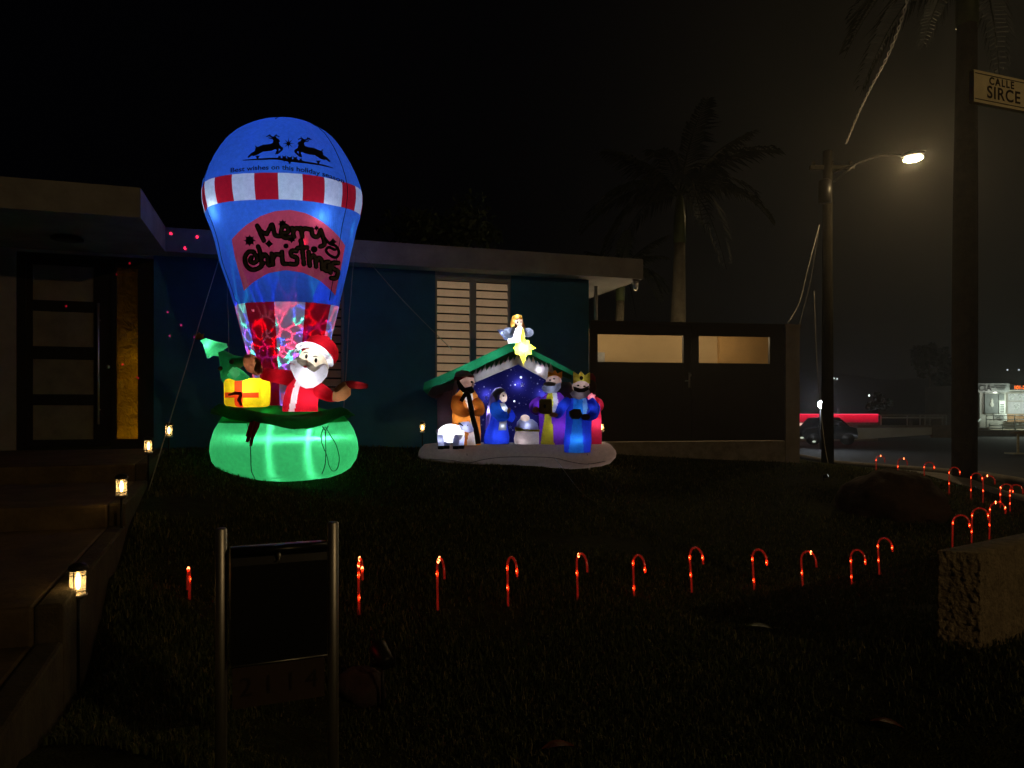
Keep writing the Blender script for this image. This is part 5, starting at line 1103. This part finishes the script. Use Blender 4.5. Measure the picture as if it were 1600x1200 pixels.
wm = pbr('cable_pale', (.45, .43, .38), .5, bump=0); wk = pbr('cable_dark', (.05, .05, .05), .6, bump=0)
rope('service_cable', [W(1280, 352, 17), W(1262, 420, 15), W(1250, 470, 13.8), W(1232, 504, 12.4)], .012, 'pale drooping cable running down to the gate pier', 'cable', mat=wm)
rope('service_cable', [W(1280, 352, 17), W(1268, 430, 15), W(1256, 480, 13.8), W(1246, 520, 12.35)], .006, 'thin cable running beside the pale one to the gate pier', 'cable', mat=wk)
# twisted overhead cable
base_ = spline([W(1322, 224, 19.4), W(1340, 180, 17), W(1360, 138, 14.8), W(1388, 85, 12.5), W(1412, 20, 10.6), W(1430, -60, 9)], 14); mb = MB()
for ph in (0, PI): mb.tube([q+Vector((math.cos(i*1.1+ph)*.02, 0, math.sin(i*1.1+ph)*.02)) for i, q in enumerate(base_)], .010, 5)
single('overhead_cable', mb.mesh(), wm, base_[0], 'twisted pale overhead cable rising from the pole to the upper right', 'cable')
rope('guy_wire', [W(1272, 455, 19.7), W(1276, 560, 19.5), W(1281, 625, 19.3), W(1288, 690, 19.1), W(1294, 724, 19)], .010, 'faint pale guy wire hanging down in front of the utility pole', 'wire', mat=wm)

# ------------------------------------------------------------------ palms and trees
def frond_mesh(L_, droop, seed, nleaf=34, leafl=.55):
    rnd = random.Random(seed); mb = MB(); P = [Vector((L_*u*(1-.18*u*droop), 0, L_*(.42*u-droop*.95*u*u))) for u in np.linspace(0, 1, 12)]
    mb.tube(P, list(np.linspace(.03, .006, 12)), 4)
    for i in range(nleaf):
        u = .12+.86*i/nleaf; q = P[int(u*11)].lerp(P[min(11, int(u*11)+1)], u*11-int(u*11))
        for s_ in (-1, 1):
            l_ = leafl*L_/2.4*(math.sin(PI*min(1, .15+u*.85))**.6+.15)*rnd.uniform(.8, 1.15); dr = rnd.uniform(.5, 1.1)
            d1 = Vector((.55+rnd.uniform(-.1, .1), s_*.8, -.15*dr)).normalized(); d2 = Vector((.45, s_*.35, -1.0*dr)).normalized(); sd = Vector((.028*L_/2.4, 0, 0))
            a = q; b_ = q+d1*l_*.45; c_ = b_+d2*l_*.55; n0 = len(mb.v)
            mb.v += [a-sd*.4, a+sd*.4, b_+sd, b_-sd, c_]; mb.f += [(n0, n0+1, n0+2, n0+3), (n0+3, n0+2, n0+4)]
    me = mb.mesh(False); me.materials.append(M['frond']); return me
FR = [frond_mesh(2.3, d, i) for i, d in enumerate((.35, .6, .9, 1.15))]
M['shaded_bark'] = pbr('shaded_palm_bark', (.035, .028, .018), .95, amt=.4, scale=6, bump=.7, bscale=18, dist=.03)  # bark colour darkened to stand in for the trunk being backlit
def palm(px, pyb, pyt, Y, r0, r1, label, n=16, scale=1, shaft=True, z0=None):
    b_ = W(px, pyb, Y); tp = W(px+4, pyt, Y); zb_ = z0 if z0 is not None else b_.z
    o = thing('palm_tree', (b_.x, Y, zb_), label, 'palm tree', 'palm trees'); mb = MB(); K = 14
    P = [Vector((lerp(b_.x, tp.x, (k/K)**2), Y, lerp(zb_-.1, tp.z, k/K))) for k in range(K+1)]; rr = [lerp(r0, r1, (k/K))*(1+.10*math.sin(PI*k/K)) for k in range(K+1)]
    mb.tube(P, rr, 16); obj('trunk', mb.mesh(), M['shaded_bark'] if px > 1200 else M['bark'], o)
    if shaft: mb = MB(); mb.tube([tp, tp+Vector((0, 0, .5*scale)), tp+Vector((0, 0, 1.0*scale))], [r1*1.15, r1*1.1, r1*.5], 14); obj('crownshaft', mb.mesh(), pbr('crownshaft_green', (.06, .085, .03), .5, bump=.05), o); tp = tp+Vector((0, 0, .95*scale))
    rnd = random.Random(int(px))
    for i in range(n):
        k = i/n; me = FR[min(3, int(k*4))]; c = bpy.data.objects.new('frond', me); COL.objects.link(c); c.parent = o; c.location = tp-Vector((b_.x, Y, zb_))
        c.rotation_euler = (rnd.uniform(-.15, .15), -(1-k)*.55+rnd.uniform(-.1, .1), i*2.399+rnd.uniform(-.2, .2)); s_ = scale*rnd.uniform(.85, 1.1); c.scale = (s_, s_, s_)
palm(1058, 600, 380, 15, .20, .11, 'tall palm rising behind the black gate, trunk lit warm', 18, 1.0, z0=.6)
palm(965, 600, 470, 14.5, .11, .08, 'shorter palm just right of the house corner with fronds under the roof edge', 12, .55, z0=.6)
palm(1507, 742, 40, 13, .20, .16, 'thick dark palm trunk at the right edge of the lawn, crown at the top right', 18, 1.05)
M['dleaf'] = pbr('dark_leaves', (.035, .055, .018), .7, amt=.5, scale=3, bump=.1)
def tree(px, py, Y, w, h, label, z0, nleaf=2600, ls=.12):
    c = W(px, py, Y); o = thing('leafy_tree', (c.x, Y, z0), label, 'tree', 'dark leafy trees'); mb = MB(); rnd = random.Random(int(px))
    mb.tube([(c.x, Y, z0-.1), (c.x+.1, Y, (z0+c.z)/2), (c.x, Y, c.z)], [.05*w+.05, .04*w+.04, .03], 8)
    for k in range(5): a = k*1.3; mb.tube([(c.x, Y, c.z-h*.2), (c.x+math.cos(a)*w*.3, Y+math.sin(a)*w*.3, c.z+h*.15*(k % 3))], [.05, .015], 5)
    obj('trunk', mb.mesh(), M['bark'], o); mb = MB(); cl = [(rnd.gauss(0, .33)*w, rnd.gauss(0, .33)*w, rnd.gauss(0, .28)*h, rnd.uniform(.18, .34)) for _ in range(16)]
    for i in range(nleaf):
        q = cl[i % 16]; d = Vector((rnd.gauss(0, 1), rnd.gauss(0, 1), rnd.gauss(0, .8))).normalized()*q[3]*w*rnd.random()**.4; p_ = c+Vector(q[:3])+d
        a = Vector((rnd.gauss(0, 1), rnd.gauss(0, 1), rnd.gauss(0, 1))).normalized(); b_ = a.cross(Vector((rnd.gauss(0, 1), rnd.gauss(0, 1), rnd.gauss(0, 1)))).normalized(); s_ = ls*rnd.uniform(.6, 1.3)
        n0 = len(mb.v); mb.v += [p_-a*s_, p_+b_*s_*.45, p_+a*s_, p_-b_*s_*.45]; mb.f.append((n0, n0+1, n0+2, n0+3))
    obj('crown', mb.mesh(False), M['dleaf'], o)
tree(700, 355, 24, 2.6, 1.0, 'dark leafy tree showing just over the roof edge', .8)
tree(1452, 556, 60, 1.9, 1.6, 'small round crowned tree silhouetted before the far sky', 0, 1500, .22)
tree(1372, 628, 46, .9, .8, 'small bush like tree lit yellow behind the red awning', 0, 900, .12)
tree(1470, 600, 60, 1.3, 2.4, 'faint upright tree left of the thick palm trunk in the distance', 0, 1300, .2)

# ------------------------------------------------------------------ far side of the street
# hills
v = []; f = []; xs2 = np.linspace(-120, 330, 90); 
for j, Yh in enumerate((300, 330, 380)):
    for x in xs2:
        h_ = (13 if j else 0)+(0 if j == 0 else noise.noise(Vector((x*.02, j, 0)))*5+noise.noise(Vector((x*.15, j, 3)))*1.2+4*math.exp(-((x-150)/26)**2))+(4 if j == 2 else 0)
        v.append((x, Yh, h_))
n = len(xs2); f = [(j*n+i, j*n+i+1, (j+1)*n+i+1, (j+1)*n+i) for j in range(2) for i in range(n-1)]
obj('hills', mesh(v, f), pbr('hill_vegetation', (.02, .025, .015), .95, amt=.4, scale=.05, bump=0), kind='structure')
for i, (x, y, e, c_, nm) in enumerate(((1303,591,5,(.9,1,1),'left of a pair'),(1308,592,4,(.9,1,1),'right of a pair'),(1358,618,9,(.9,1,1),'alone above the awning'),(1574,578,4,(.8,.9,1),'high above the pharmacy'),(1592,578,4,(.8,.9,1),'high at the right edge'))):
    Yd = 290 if i != 2 else 60; p = W(x, y, Yd); r_ = 1.1/F*Yd; o = thing('distant_lamp', p, 'tiny white hillside light '+nm, 'lamp'); mb = MB(); mb.ell(p, (r_, r_, r_), seg=10, rings=8); obj('lamp_globe', mb.mesh(), emit('far_lamp', c_, e*.5), o)
    mb = MB(); mb.tube([p-Vector((0, 0, r_)), p-Vector((0, 0, r_*6))], r_*.15, 5); obj('lamp_post', mb.mesh(), M['black'], o)
# bright security light
p = W(1284, 632, 28); o = thing('security_light', p, 'glaring white floodlight on a wall behind the utility pole', 'floodlight'); mb = MB(); mb.box(p+Vector((0, .08, .02)), (.3, .1, .2)); obj('housing', mb.mesh(False), M['black'], o)
mb = MB(); mb.ell(p, (.14, .07, .14), seg=12, rings=8); obj('lens', mb.mesh(), emit('flood_lens', (.82, .9, 1), 140), o); lampon(o, 'flood', p-Vector((0, .12, 0)), 22, (.8, .9, 1), .1)
mb = MB(); mb.tube([p+Vector((0, .13, .1)), Vector((p.x, p.y+.13, 0))], .04, 6); obj('mast', mb.mesh(), M['black'], o)
# low building with red awning
def fbox(px0, px1, py0, py1, Y, dep): a = W(px0, py1, Y); b_ = W(px1, py0, Y); mb = MB(); mb.box(((a.x+b_.x)/2, Y+dep/2, (a.z+b_.z)/2), (b_.x-a.x, dep, b_.z-a.z)); return mb
aw = thing('awning_shop', W(1300, 690, 36), 'low shop front with a long glowing red awning', 'shop')
m, t, out = newmat('red_backlit_awning'); e = N(t, 'ShaderNodeEmission'); tcx_ = N(t, 'ShaderNodeTexCoord'); sxy = N(t, 'ShaderNodeSeparateXYZ'); t.links.new(tcx_.outputs['Generated'], sxy.inputs[0]); rp = N(t, 'ShaderNodeValToRGB'); rp.color_ramp.elements[0].color = (.22, .0, .008, 1); rp.color_ramp.elements[1].color = (.75, .004, .03, 1); rp.color_ramp.elements[1].position = .85
t.links.new(sxy.outputs['Z'], rp.inputs[0]); t.links.new(rp.outputs[0], e.inputs[0]); e.inputs[1].default_value = .9; t.links.new(e.outputs[0], out.inputs[0])
obj('awning', fbox(1240, 1372, 648, 660, 36, .8).mesh(False), m, aw, label='red glowing awning band')
mb = MB(); a = W(1240, 647.4, 35.98); b_ = W(1372, 647.4, 35.98); mb.tube([a, b_], .03, 6); obj('tube_light', mb.mesh(), emit('red_tube', (1, .05, .12), 1.0), aw)
obj('parapet', fbox(1240, 1376, 660.2, 663, 36.1, .6).mesh(False), M['concrete'], aw)
obj('shop_window', fbox(1240, 1276, 661, 665.5, 35.9, .1).mesh(False), emit('lit_shop_window', (1, .62, .5), .95), aw, label='bright strip window under the awning'); obj('shop_wall', fbox(1240, 1372, 663.2, 690, 37, 6).mesh(False), M['concrete'], aw)
greyc = pbr('pale_ramp_concrete', (.55, .60, .60), .85, amt=.15, scale=1, bump=.2, bscale=8)
mb = MB(); a0_, a1_, a2_, a3_ = W(1321, 688, 31), W(1456, 679, 33), W(1456, 668, 33), W(1321, 669, 31); off = Vector((.02, .25, 0)); mb.add([a0_, a1_, a2_, a3_, a0_+off, a1_+off, a2_+off, a3_+off], [(0,1,2,3),(7,6,5,4),(0,4,5,1),(3,2,6,7),(0,3,7,4),(1,5,6,2)])
single('ramp_wall', mb.mesh(False), greyc, a0_, 'long pale concrete parapet lit across the street', 'wall')
mb = MB(); a0_, a1_, a2_, a3_ = W(1300, 674, 33), W(1320.5, 688, 31.05), W(1320.5, 669, 31.05), W(1301, 674, 33); mb.add([a0_, a1_, a2_, a0_+off, a1_+off, a2_+off], [(0,1,2),(5,4,3),(0,3,4,1),(1,4,5,2),(2,5,3,0)])
single('ramp_end_wall', mb.mesh(False), pbr('cream_end', (.38, .37, .30), .85, bump=.1), a0_, 'short cream sloping wall end left of the long parapet', 'wall')
mb = fbox(1340, 1490, 664.5, 668, 34, .3); mb2 = fbox(1457, 1490, 668, 684, 34.05, .25); mb.add(mb2.v, mb2.f)
single('terrace_wall', mb.mesh(False), pbr('brown_terrace', (.17, .15, .12), .9, bump=.2), W(1400, 684, 34), 'brownish terrace wall behind the pale parapet', 'wall')
rl = thing('terrace_canopy', W(1430, 668, 36), 'open railed canopy structure above the terrace wall', 'canopy'); mb = fbox(1374, 1480, 648, 649.2, 36, 3); obj('canopy_roof', mb.mesh(False), M['steel'], rl)
obj('beam', fbox(1378, 1475, 651.3, 653.6, 36.1, .1).mesh(False), greyc, rl)
for x in (1377, 1418, 1438, 1446, 1453, 1473, 1479): obj('post', fbox(x-.5, x+.5, 649.3, 668, 36, .06).mesh(False), greyc, rl)
for x0, x1 in ((1420, 1426), (1441, 1445), (1456, 1471)): obj('blind', fbox(x0, x1, 655, 667, 36.4, .05).mesh(False), pbr('blind', (.12, .11, .09), .8, bump=0), rl)
p = W(1311, 645, 34); o = single('roof_antenna_box', fbox(1310, 1312.4, 639, 647, 34, .08).mesh(False), greyc, p, 'tiny pale post on the awning roof', 'post')
# green sign light far off
for x, y, c_, nm, w_, h_ in ((1478, 632, (.25, 1, .5), 'green', 1.2, 4), (1487, 636, (1, .95, .8), 'white', 2.2, 1.6)):
    single('distant_sign', fbox(x-w_, x+w_, y-h_, y+h_, 90, .2).mesh(False), emit('sign_'+nm, c_, .5), W(x, y, 90), f'tiny {nm} lit sign in the dark distance', 'sign')
# parked car under the awning, dark, with few glints
cp = W(1284, 694, 30); car = thing('parked_car', (cp.x, 30, cp.z), 'dark car parked behind the utility pole under the red awning', 'car')
pc2 = [(-2.1,.35),(-2.15,.7),(-1.9,.9),(-1.1,1.0),(-.6,1.42),(.9,1.45),(1.5,1.05),(2.05,.95),(2.15,.6),(2.1,.35)]; s_ = .50
v = []; f = []; n = len(pc2)
for yy in (-.85, -.6, .6, .85):
    q = 1 if abs(yy) < .7 else .93
    for x, z in pc2: v.append(Vector((cp.x+x*s_*1.0, 30+yy, cp.z+.0+z*q*.75)))
for j in range(3):
    for i in range(n): f.append((j*n+i, j*n+(i+1) % n, (j+1)*n+(i+1) % n, (j+1)*n+i))
f += [tuple(range(n)), tuple(range(3*n, 4*n))]
obj('body', mesh(v, f), pbr('dark_car_paint', (.008, .009, .010), .3, .2, bump=0, spec=.4), car)
for x in (-1.35, 1.35):
    mb = MB(); c = Vector((cp.x+x*s_, 29.12, cp.z+.24)); mb.tube([c, c+Vector((0, .2, 0))], .24, 16); w_ = obj('wheel', mb.mesh(), M['black'], car); mb = MB(); mb.tube([c-Vector((0, .01, 0)), c], .13, 12); obj('rim', mb.mesh(), M['darkframe'], w_)
for x in (1253, 1272): q = W(x, 684 if x < 1260 else 690, 29.05); mb = MB(); mb.ell(q, (.07, .03, .04), seg=8, rings=6); obj('headlight_glint', mb.mesh(), emit('glint_glow', (.8, .9, .7), .6), car)  # glints on the car put in as small glowing ellipsoids
mb = MB(); mb.add([Vector((cp.x+x*s_, 29.14, cp.z+z*.75*.95)) for x, z in ((-1.0,1.02),(-.55,1.33),(.8,1.36),(1.3,1.05))], [(0,1,2,3)]); obj('side_window', mb.mesh(False), pbr('car_glass', (.01, .01, .012), .1, bump=0), car)
# pharmacy
YP = 45; ph = thing('pharmacy', W(1560, 683, YP), 'small lit pharmacy with posters, railings and an orange message display', 'shop')
pw = pbr('pharmacy_wall', (.40, .40, .37), .8, amt=.15, scale=.8, bump=.1); lit = emit('lit_window', (.80, .92, .80), .62)
obj('wall', fbox(1531, 1700, 600, 672, YP+.5, 6).mesh(False), pw, ph); sg_ = obj('sign_board', fbox(1524, 1577, 599, 613, YP, .45).mesh(False), pbr('sign_grey', (.24, .25, .25), .7, bump=0), ph, label='grey fascia sign board reading FARMACIA')
me = textmesh('FARMACIA', .50, .01, 'RIGHT', 1.0); q = W(1549.5, 610.5, YP-.02); me.transform(Matrix.Translation(q) @ Matrix.Rotation(PI/2, 4, 'X')); obj('lettering', me, M['print'], sg_)
mb = MB()
for k in range(3): a = W(1553, 603+k*2.6, YP-.02); mb.box(a+Vector((.42, 0, 0)), (.75-.15*k, .01, .035))
mb.lathe(W(1551.5, 606, YP-.02), [(.1, 0), (.1, .02)], 8); obj('small_lettering', mb.mesh(False), M['print'], sg_)
def poster(x0, x1, y0, y1, mat, nm='poster', lab=None): return obj(nm, fbox(x0, x1, y0, y1, YP+.38, .08).mesh(False), mat, ph, label=lab)
dk = pbr('dark_poster', (.09, .10, .10), .6, amt=.3, scale=3, bump=0)
po = poster(1539, 1560, 615, 646, dk, 'window', 'grey shop window with a figure poster'); mb = MB()
for x, y, r_ in ((1549.8, 626.5, .09), (1549.8, 632, .13), (1549.8, 624, .05)): mb.ell(W(x, y, YP+.36), (r_, .02, r_*1.2), seg=10, rings=8)
obj('emblem', mb.mesh(), pw, po)
mb = MB(); mb.tube([W(1539, 614.6, YP+.3), W(1560, 614.6, YP+.3)], .02, 5); obj('trim', mb.mesh(), pw, ph)
mb = MB(); mb.box(W(1554.5, 613.2, YP+.05), (.18, .1, .06)); obj('canopy_lamp', mb.mesh(False), emit('shop_lamp', (1, 1, .9), 3), ph)
poster(1561, 1569, 615, 625, dk, 'poster'); 
po2 = poster(1561.5, 1570.5, 626.5, 646, pbr('notice_paper', (.55, .58, .56), .7, bump=0), 'poster', 'pale notice sheet with dark lines'); mb = MB()
for k in range(5): mb.box(W(1566, 632+k*2.8, YP+.36), (.22, .01, .05))
obj('print_lines', mb.mesh(False), M['print'], po2)
obj('lit_window', fbox(1573.5, 1640, 613, 648, YP+.40, .06).mesh(False), emit('window_glow', (.78, .86, .62), .42), ph)
for x0, x1, y0, y1 in ((1576, 1587, 615, 626), (1588.2, 1600, 615, 626), (1576, 1600, 627.5, 646), (1601, 1625, 615, 646)): 
    p9 = obj('lit_poster', fbox(x0, x1, y0, y1, YP+.34, .05).mesh(False), lit, ph)
    mb = MB(); c9 = W((x0+x1)/2, (y0+y1)/2, YP+.32); mb.tube([c9+Vector((math.cos(a)*.16, 0, math.sin(a)*.2)) for a in np.linspace(.3, 2.8, 9)], .018, 5); mb.box(c9+Vector((0, 0, -.12)), (.28, .01, .03)); mb.box(c9+Vector((0, 0, .0)), (.14, .01, .12)); obj('emblem', mb.mesh(False), pbr('grey_ink', (.25, .27, .26), .7, bump=0), p9)
dsp = obj('message_display', fbox(1582, 1640, 601.5, 609, YP+.2, .25).mesh(False), M['black'], ph, label='black message display with orange characters')
me = textmesh('101-2 09', .30, .006, 'LEFT', 1.0); me.transform(Matrix.Translation(W(1584, 608, YP+.18)) @ Matrix.Rotation(PI/2, 4, 'X')); obj('display_text', me, emit('orange_led', (1, .16, .02), 2.6), dsp)
obj('terrace', fbox(1524, 1700, 672, 681, YP-1.6, 2.2).mesh(False), pbr('terrace_tan', (.24, .20, .14), .85, bump=.2), ph); obj('terrace_ledge', fbox(1525, 1545, 668, 673, YP-1.7, .3).mesh(False), greyc, ph)
obj('brick_wall', fbox(1574, 1700, 647.5, 659, YP+.1, .2).mesh(False), pbr('brown_dado', (.30, .17, .09), .85, bump=.2), ph)
wb = obj('notice_board', fbox(1553, 1573.5, 647, 657.5, YP-.2, .08).mesh(False), pbr('white_board', (.66, .68, .66), .6, bump=0), ph); mb = MB()
for k in range(3): mb.box(W(1563, 649.7+k*3, YP-.22), (.55-.1*k, .01, .04))
obj('print_lines', mb.mesh(False), M['print'], wb)
mb = MB()
for y in (649.5, 655.5): mb.tube([W(1541, y, YP-1.2), W(1640, y-.5, YP-1.2)], .022, 5)
for y in (664, 669): mb.tube([W(1545, y+1, YP-1.5), W(1640, y-3.4, YP-1.5)], .022, 5)
for x in (1541, 1585.5, 1546, 1566, 1587, 1610): mb.tube([W(x, 648 if x in (1541, 1585.5) else 662, YP-1.3), W(x, 672, YP-1.3)], .025, 5)
obj('railing', mb.mesh(), greyc, ph); mb = MB(); mb.tube([W(1526, 668, YP-1.8), W(1526, 660, YP-1.4), W(1532, 655, YP-.6)], .05, 6); obj('handrail', mb.mesh(), greyc, ph)
for x in (1586, 1640): lampon(ph, 'window_light', W(x, 630, YP-.6), 110, (.85, 1, .82), .4)
lampon(ph, 'canopy_light', W(1552, 616, YP-.5), 14, (1, 1, .85), .05)
br = thing('bus_stop_sign', W(1592, 708, 26), 'pale yellow board on a square post in the road verge at the right edge', 'sign'); yl = pbr('pale_yellow_paint', (.42, .38, .22), .7, bump=.05)
obj('post', fbox(1590.3, 1592.6, 678, 708, 26, .06).mesh(False), yl, br); obj('board', fbox(1585, 1612, 674.5, 677.4, 25.95, .2).mesh(False), pbr('brown_board', (.22, .15, .08), .8, bump=0), br); obj('foot', fbox(1584, 1606, 708.2, 709.8, 25.9, .5).mesh(False), yl, br)
lampon(ph, 'led', W(1600, 660, 40), 20, (.9, 1, .8), .3) if False else None

# ------------------------------------------------------------------ street name sign, upper right
YS = 4.2; s0 = W(1518, 110, YS); tz = W(1519, 160, YS).z; sd = Vector((.94, .34, 0)).normalized()
st_ = thing('street_sign', (s0.x+sd.x*.9, s0.y+sd.y*.9, gz(s0.x+.7, s0.y+.5)), 'cream street name sign reading CALLE SIRCE cut off by the right edge', 'street sign')
SA = math.atan2(sd.y, sd.x); L9 = .85; c = s0+sd*L9/2; hgt = s0.z-tz
mb = MB(); mb.box((c.x, c.y, (s0.z+tz)/2), (L9, .03, hgt), Matrix.Rotation(SA, 3, 'Z')); pl9 = obj('sign_plate', mb.mesh(False), pbr('cream_sign_paint', (.88, .78, .50), .6, amt=.15, scale=6, bump=.06), st_)
nv = Vector((sd.y, -sd.x, 0)); dkp = pbr('dark_letter_paint', (.045, .03, .015), .7, bump=0)
mb = MB()
for zz in (s0.z-.018, tz+.018): cc_ = s0+sd*L9/2; mb.box(Vector((cc_.x, cc_.y, zz))+nv*.0165, (L9-.012, .002, .004), Matrix.Rotation(SA, 3, 'Z'))
obj('border_line', mb.mesh(False), dkp, pl9)
for txt, size, x, dz, sp9 in (('CALLE', .058, .118, .054, 1.3), ('SIRCE', .098, .100, .133, 1.12)):
    me = textmesh(txt, size, .002, 'LEFT', sp9); p9 = s0+sd*x+nv*.0168; p9.z = s0.z-dz-.012; me.transform(Matrix.Translation(p9) @ Matrix.Rotation(SA, 4, 'Z') @ Matrix.Rotation(PI/2, 4, 'X')); obj('lettering', me, dkp, pl9)
mb = MB(); p9 = s0+sd*(L9+.04); mb.tube([(p9.x, p9.y, gz(p9.x, p9.y)-.1), (p9.x, p9.y, s0.z+.05)], .045, 12); obj('post', mb.mesh(), M['steel'], st_)

# ------------------------------------------------------------------ street lamp on the near side, behind the photographer
b_ = Vector((13.5, -10.0, 0)); nl_ = thing('street_lamp', b_, 'near side street lamp behind the viewer, tall and warm', 'street lamp'); mb = MB(); mb.tube([b_-Vector((0, 0, .1)), b_+Vector((0, 0, 7.2))], [.12, .08], 12); obj('pole', mb.mesh(), M['wood'], nl_)
mb = MB(); mb.tube([b_+Vector((0, 0, 6.9)), b_+Vector((-.6, .5, 7.4)), b_+Vector((-1.3, 1.0, 7.5))], .035, 8); obj('lamp_arm', mb.mesh(), M['steel'], nl_)
h9 = b_+Vector((-1.5, 1.1, 7.45)); mb = MB(); mb.ell(h9+Vector((0, 0, .08)), (.34, .2, .12)); obj('lamp_head', mb.mesh(), M['darkframe'], nl_); mb = MB(); mb.ell(h9, (.25, .15, .07)); obj('lamp_lens', mb.mesh(), emit('warm_lens', (1, .6, .25), 20), nl_)
lampon(nl_, 'street_light', h9-Vector((0, 0, .12)), 900, (1, .67, .30), .12)

# ------------------------------------------------------------------ grass
def grass(n, y0, y1, pw):
    Y = y0+(y1-y0)*rng.random(n)**pw; X = ((rng.random(n)*1.12-.56)*1600/F)*Y
    return X, Y
X1, Y1 = grass(150000, 2.6, 7.5, 1.0); X2, Y2 = grass(110000, 7.0, 13.5, 1.0); X = np.concatenate([X1, X2]); Y = np.concatenate([Y1, Y2])
keep = X > -2.0-.4*(Y-3.4)+.03
hv = (X-HA.x)*(-SU)+(Y-HA.y)*CU; hu = (X-HA.x)*CU+(Y-HA.y)*SU
keep &= ~((hv > WW-.02) & (hu < tR)); keep &= ~((Y > 11.6+.17*(X-1.2)) & (X < 4.9)); keep &= X < np.interp(Y, [4, 7, 9.1, 12, 16], [6.4, 6.7, 6.95, 7.1, 7.2])
bare = np.array([noise.noise(Vector((x*.9, y*.9, 0))) for x, y in zip(X[::1], Y[::1])]); keep &= (bare+rng.random(len(X))*.5 > -.12)
X, Y = X[keep], Y[keep]; Zg = ground(X, Y); n = len(X)
ln = rng.uniform(.018, .05, n)*(1+.15*(Y/8)); az = rng.random(n)*2*PI; lean = rng.uniform(.1, .9, n); wd_ = rng.uniform(.0016, .0032, n)*(1+Y*.10)
dx, dy_ = np.cos(az), np.sin(az); V5 = np.zeros((n, 5, 3)); px_, py_ = -dy_*wd_, dx*wd_
V5[:, 0] = np.stack([X-px_, Y-py_, Zg-.004], -1); V5[:, 1] = np.stack([X+px_, Y+py_, Zg-.004], -1)
mx_, my_ = X+dx*ln*lean*.35, Y+dy_*ln*lean*.35; V5[:, 2] = np.stack([mx_+px_*.8, my_+py_*.8, Zg+ln*.6], -1); V5[:, 3] = np.stack([mx_-px_*.8, my_-py_*.8, Zg+ln*.6], -1)
V5[:, 4] = np.stack([X+dx*ln*lean, Y+dy_*ln*lean, Zg+ln*(1-.35*lean)], -1)
me = bpy.data.meshes.new('grass'); me.vertices.add(n*5); me.vertices.foreach_set('co', V5.ravel())
base = np.arange(n)[:, None]*5; quad = base+np.array([[0, 1, 2, 3]]); tri = base+np.array([[3, 2, 4]])
idx = np.concatenate([quad, tri], 1).ravel(); me.loops.add(n*7); me.loops.foreach_set('vertex_index', idx.astype(np.int32))
me.polygons.add(n*2); ls_ = np.stack([np.arange(n)*7, np.arange(n)*7+4], 1).ravel(); me.polygons.foreach_set('loop_start', ls_.astype(np.int32)); me.update(calc_edges=True); me.validate()
m, t, out = newmat('grass_blade'); d = N(t, 'ShaderNodeBsdfPrincipled', i_Roughness=.6); d.inputs['Specular IOR Level'].default_value = .35
gi = N(t, 'ShaderNodeTexCoord'); gn = N(t, 'ShaderNodeTexWhiteNoise'); sn_ = N(t, 'ShaderNodeVectorMath', operation='SNAP'); sn_.inputs[1].default_value = (.02, .02, 5); t.links.new(gi.outputs['Object'], sn_.inputs[0]); t.links.new(sn_.outputs[0], gn.inputs['Vector'])
cr = N(t, 'ShaderNodeValToRGB'); e = cr.color_ramp.elements; e[0].color = (.035, .055, .012, 1); e[1].color = (.24, .21, .10, 1); q = e.new(.8); q.color = (.11, .13, .035, 1); t.links.new(gn.outputs['Value'], cr.inputs[0]); t.links.new(cr.outputs[0], d.inputs['Base Color'])
tl = N(t, 'ShaderNodeBsdfTranslucent'); t.links.new(cr.outputs[0], tl.inputs[0]); mx = N(t, 'ShaderNodeMixShader'); mx.inputs[0].default_value = .25; t.links.new(d.outputs[0], mx.inputs[1]); t.links.new(tl.outputs[0], mx.inputs[2]); t.links.new(mx.outputs[0], out.inputs[0])
obj('grass', me, m, kind='stuff')

# ------------------------------------------------------------------ haze volume added in place of lens glow round the lamps
mb = MB(); mb.box((40, 195, 23), (420, 420, 50)); m, t, out = newmat('lamp_glow_haze'); pv = N(t, 'ShaderNodeVolumePrincipled', i_Density=.0024, i_Anisotropy=.75); pv.inputs['Color'].default_value = (.9, .9, .9, 1); t.links.new(pv.outputs[0], out.inputs['Volume'])
obj('haze', mb.mesh(False), m, kind='stuff')
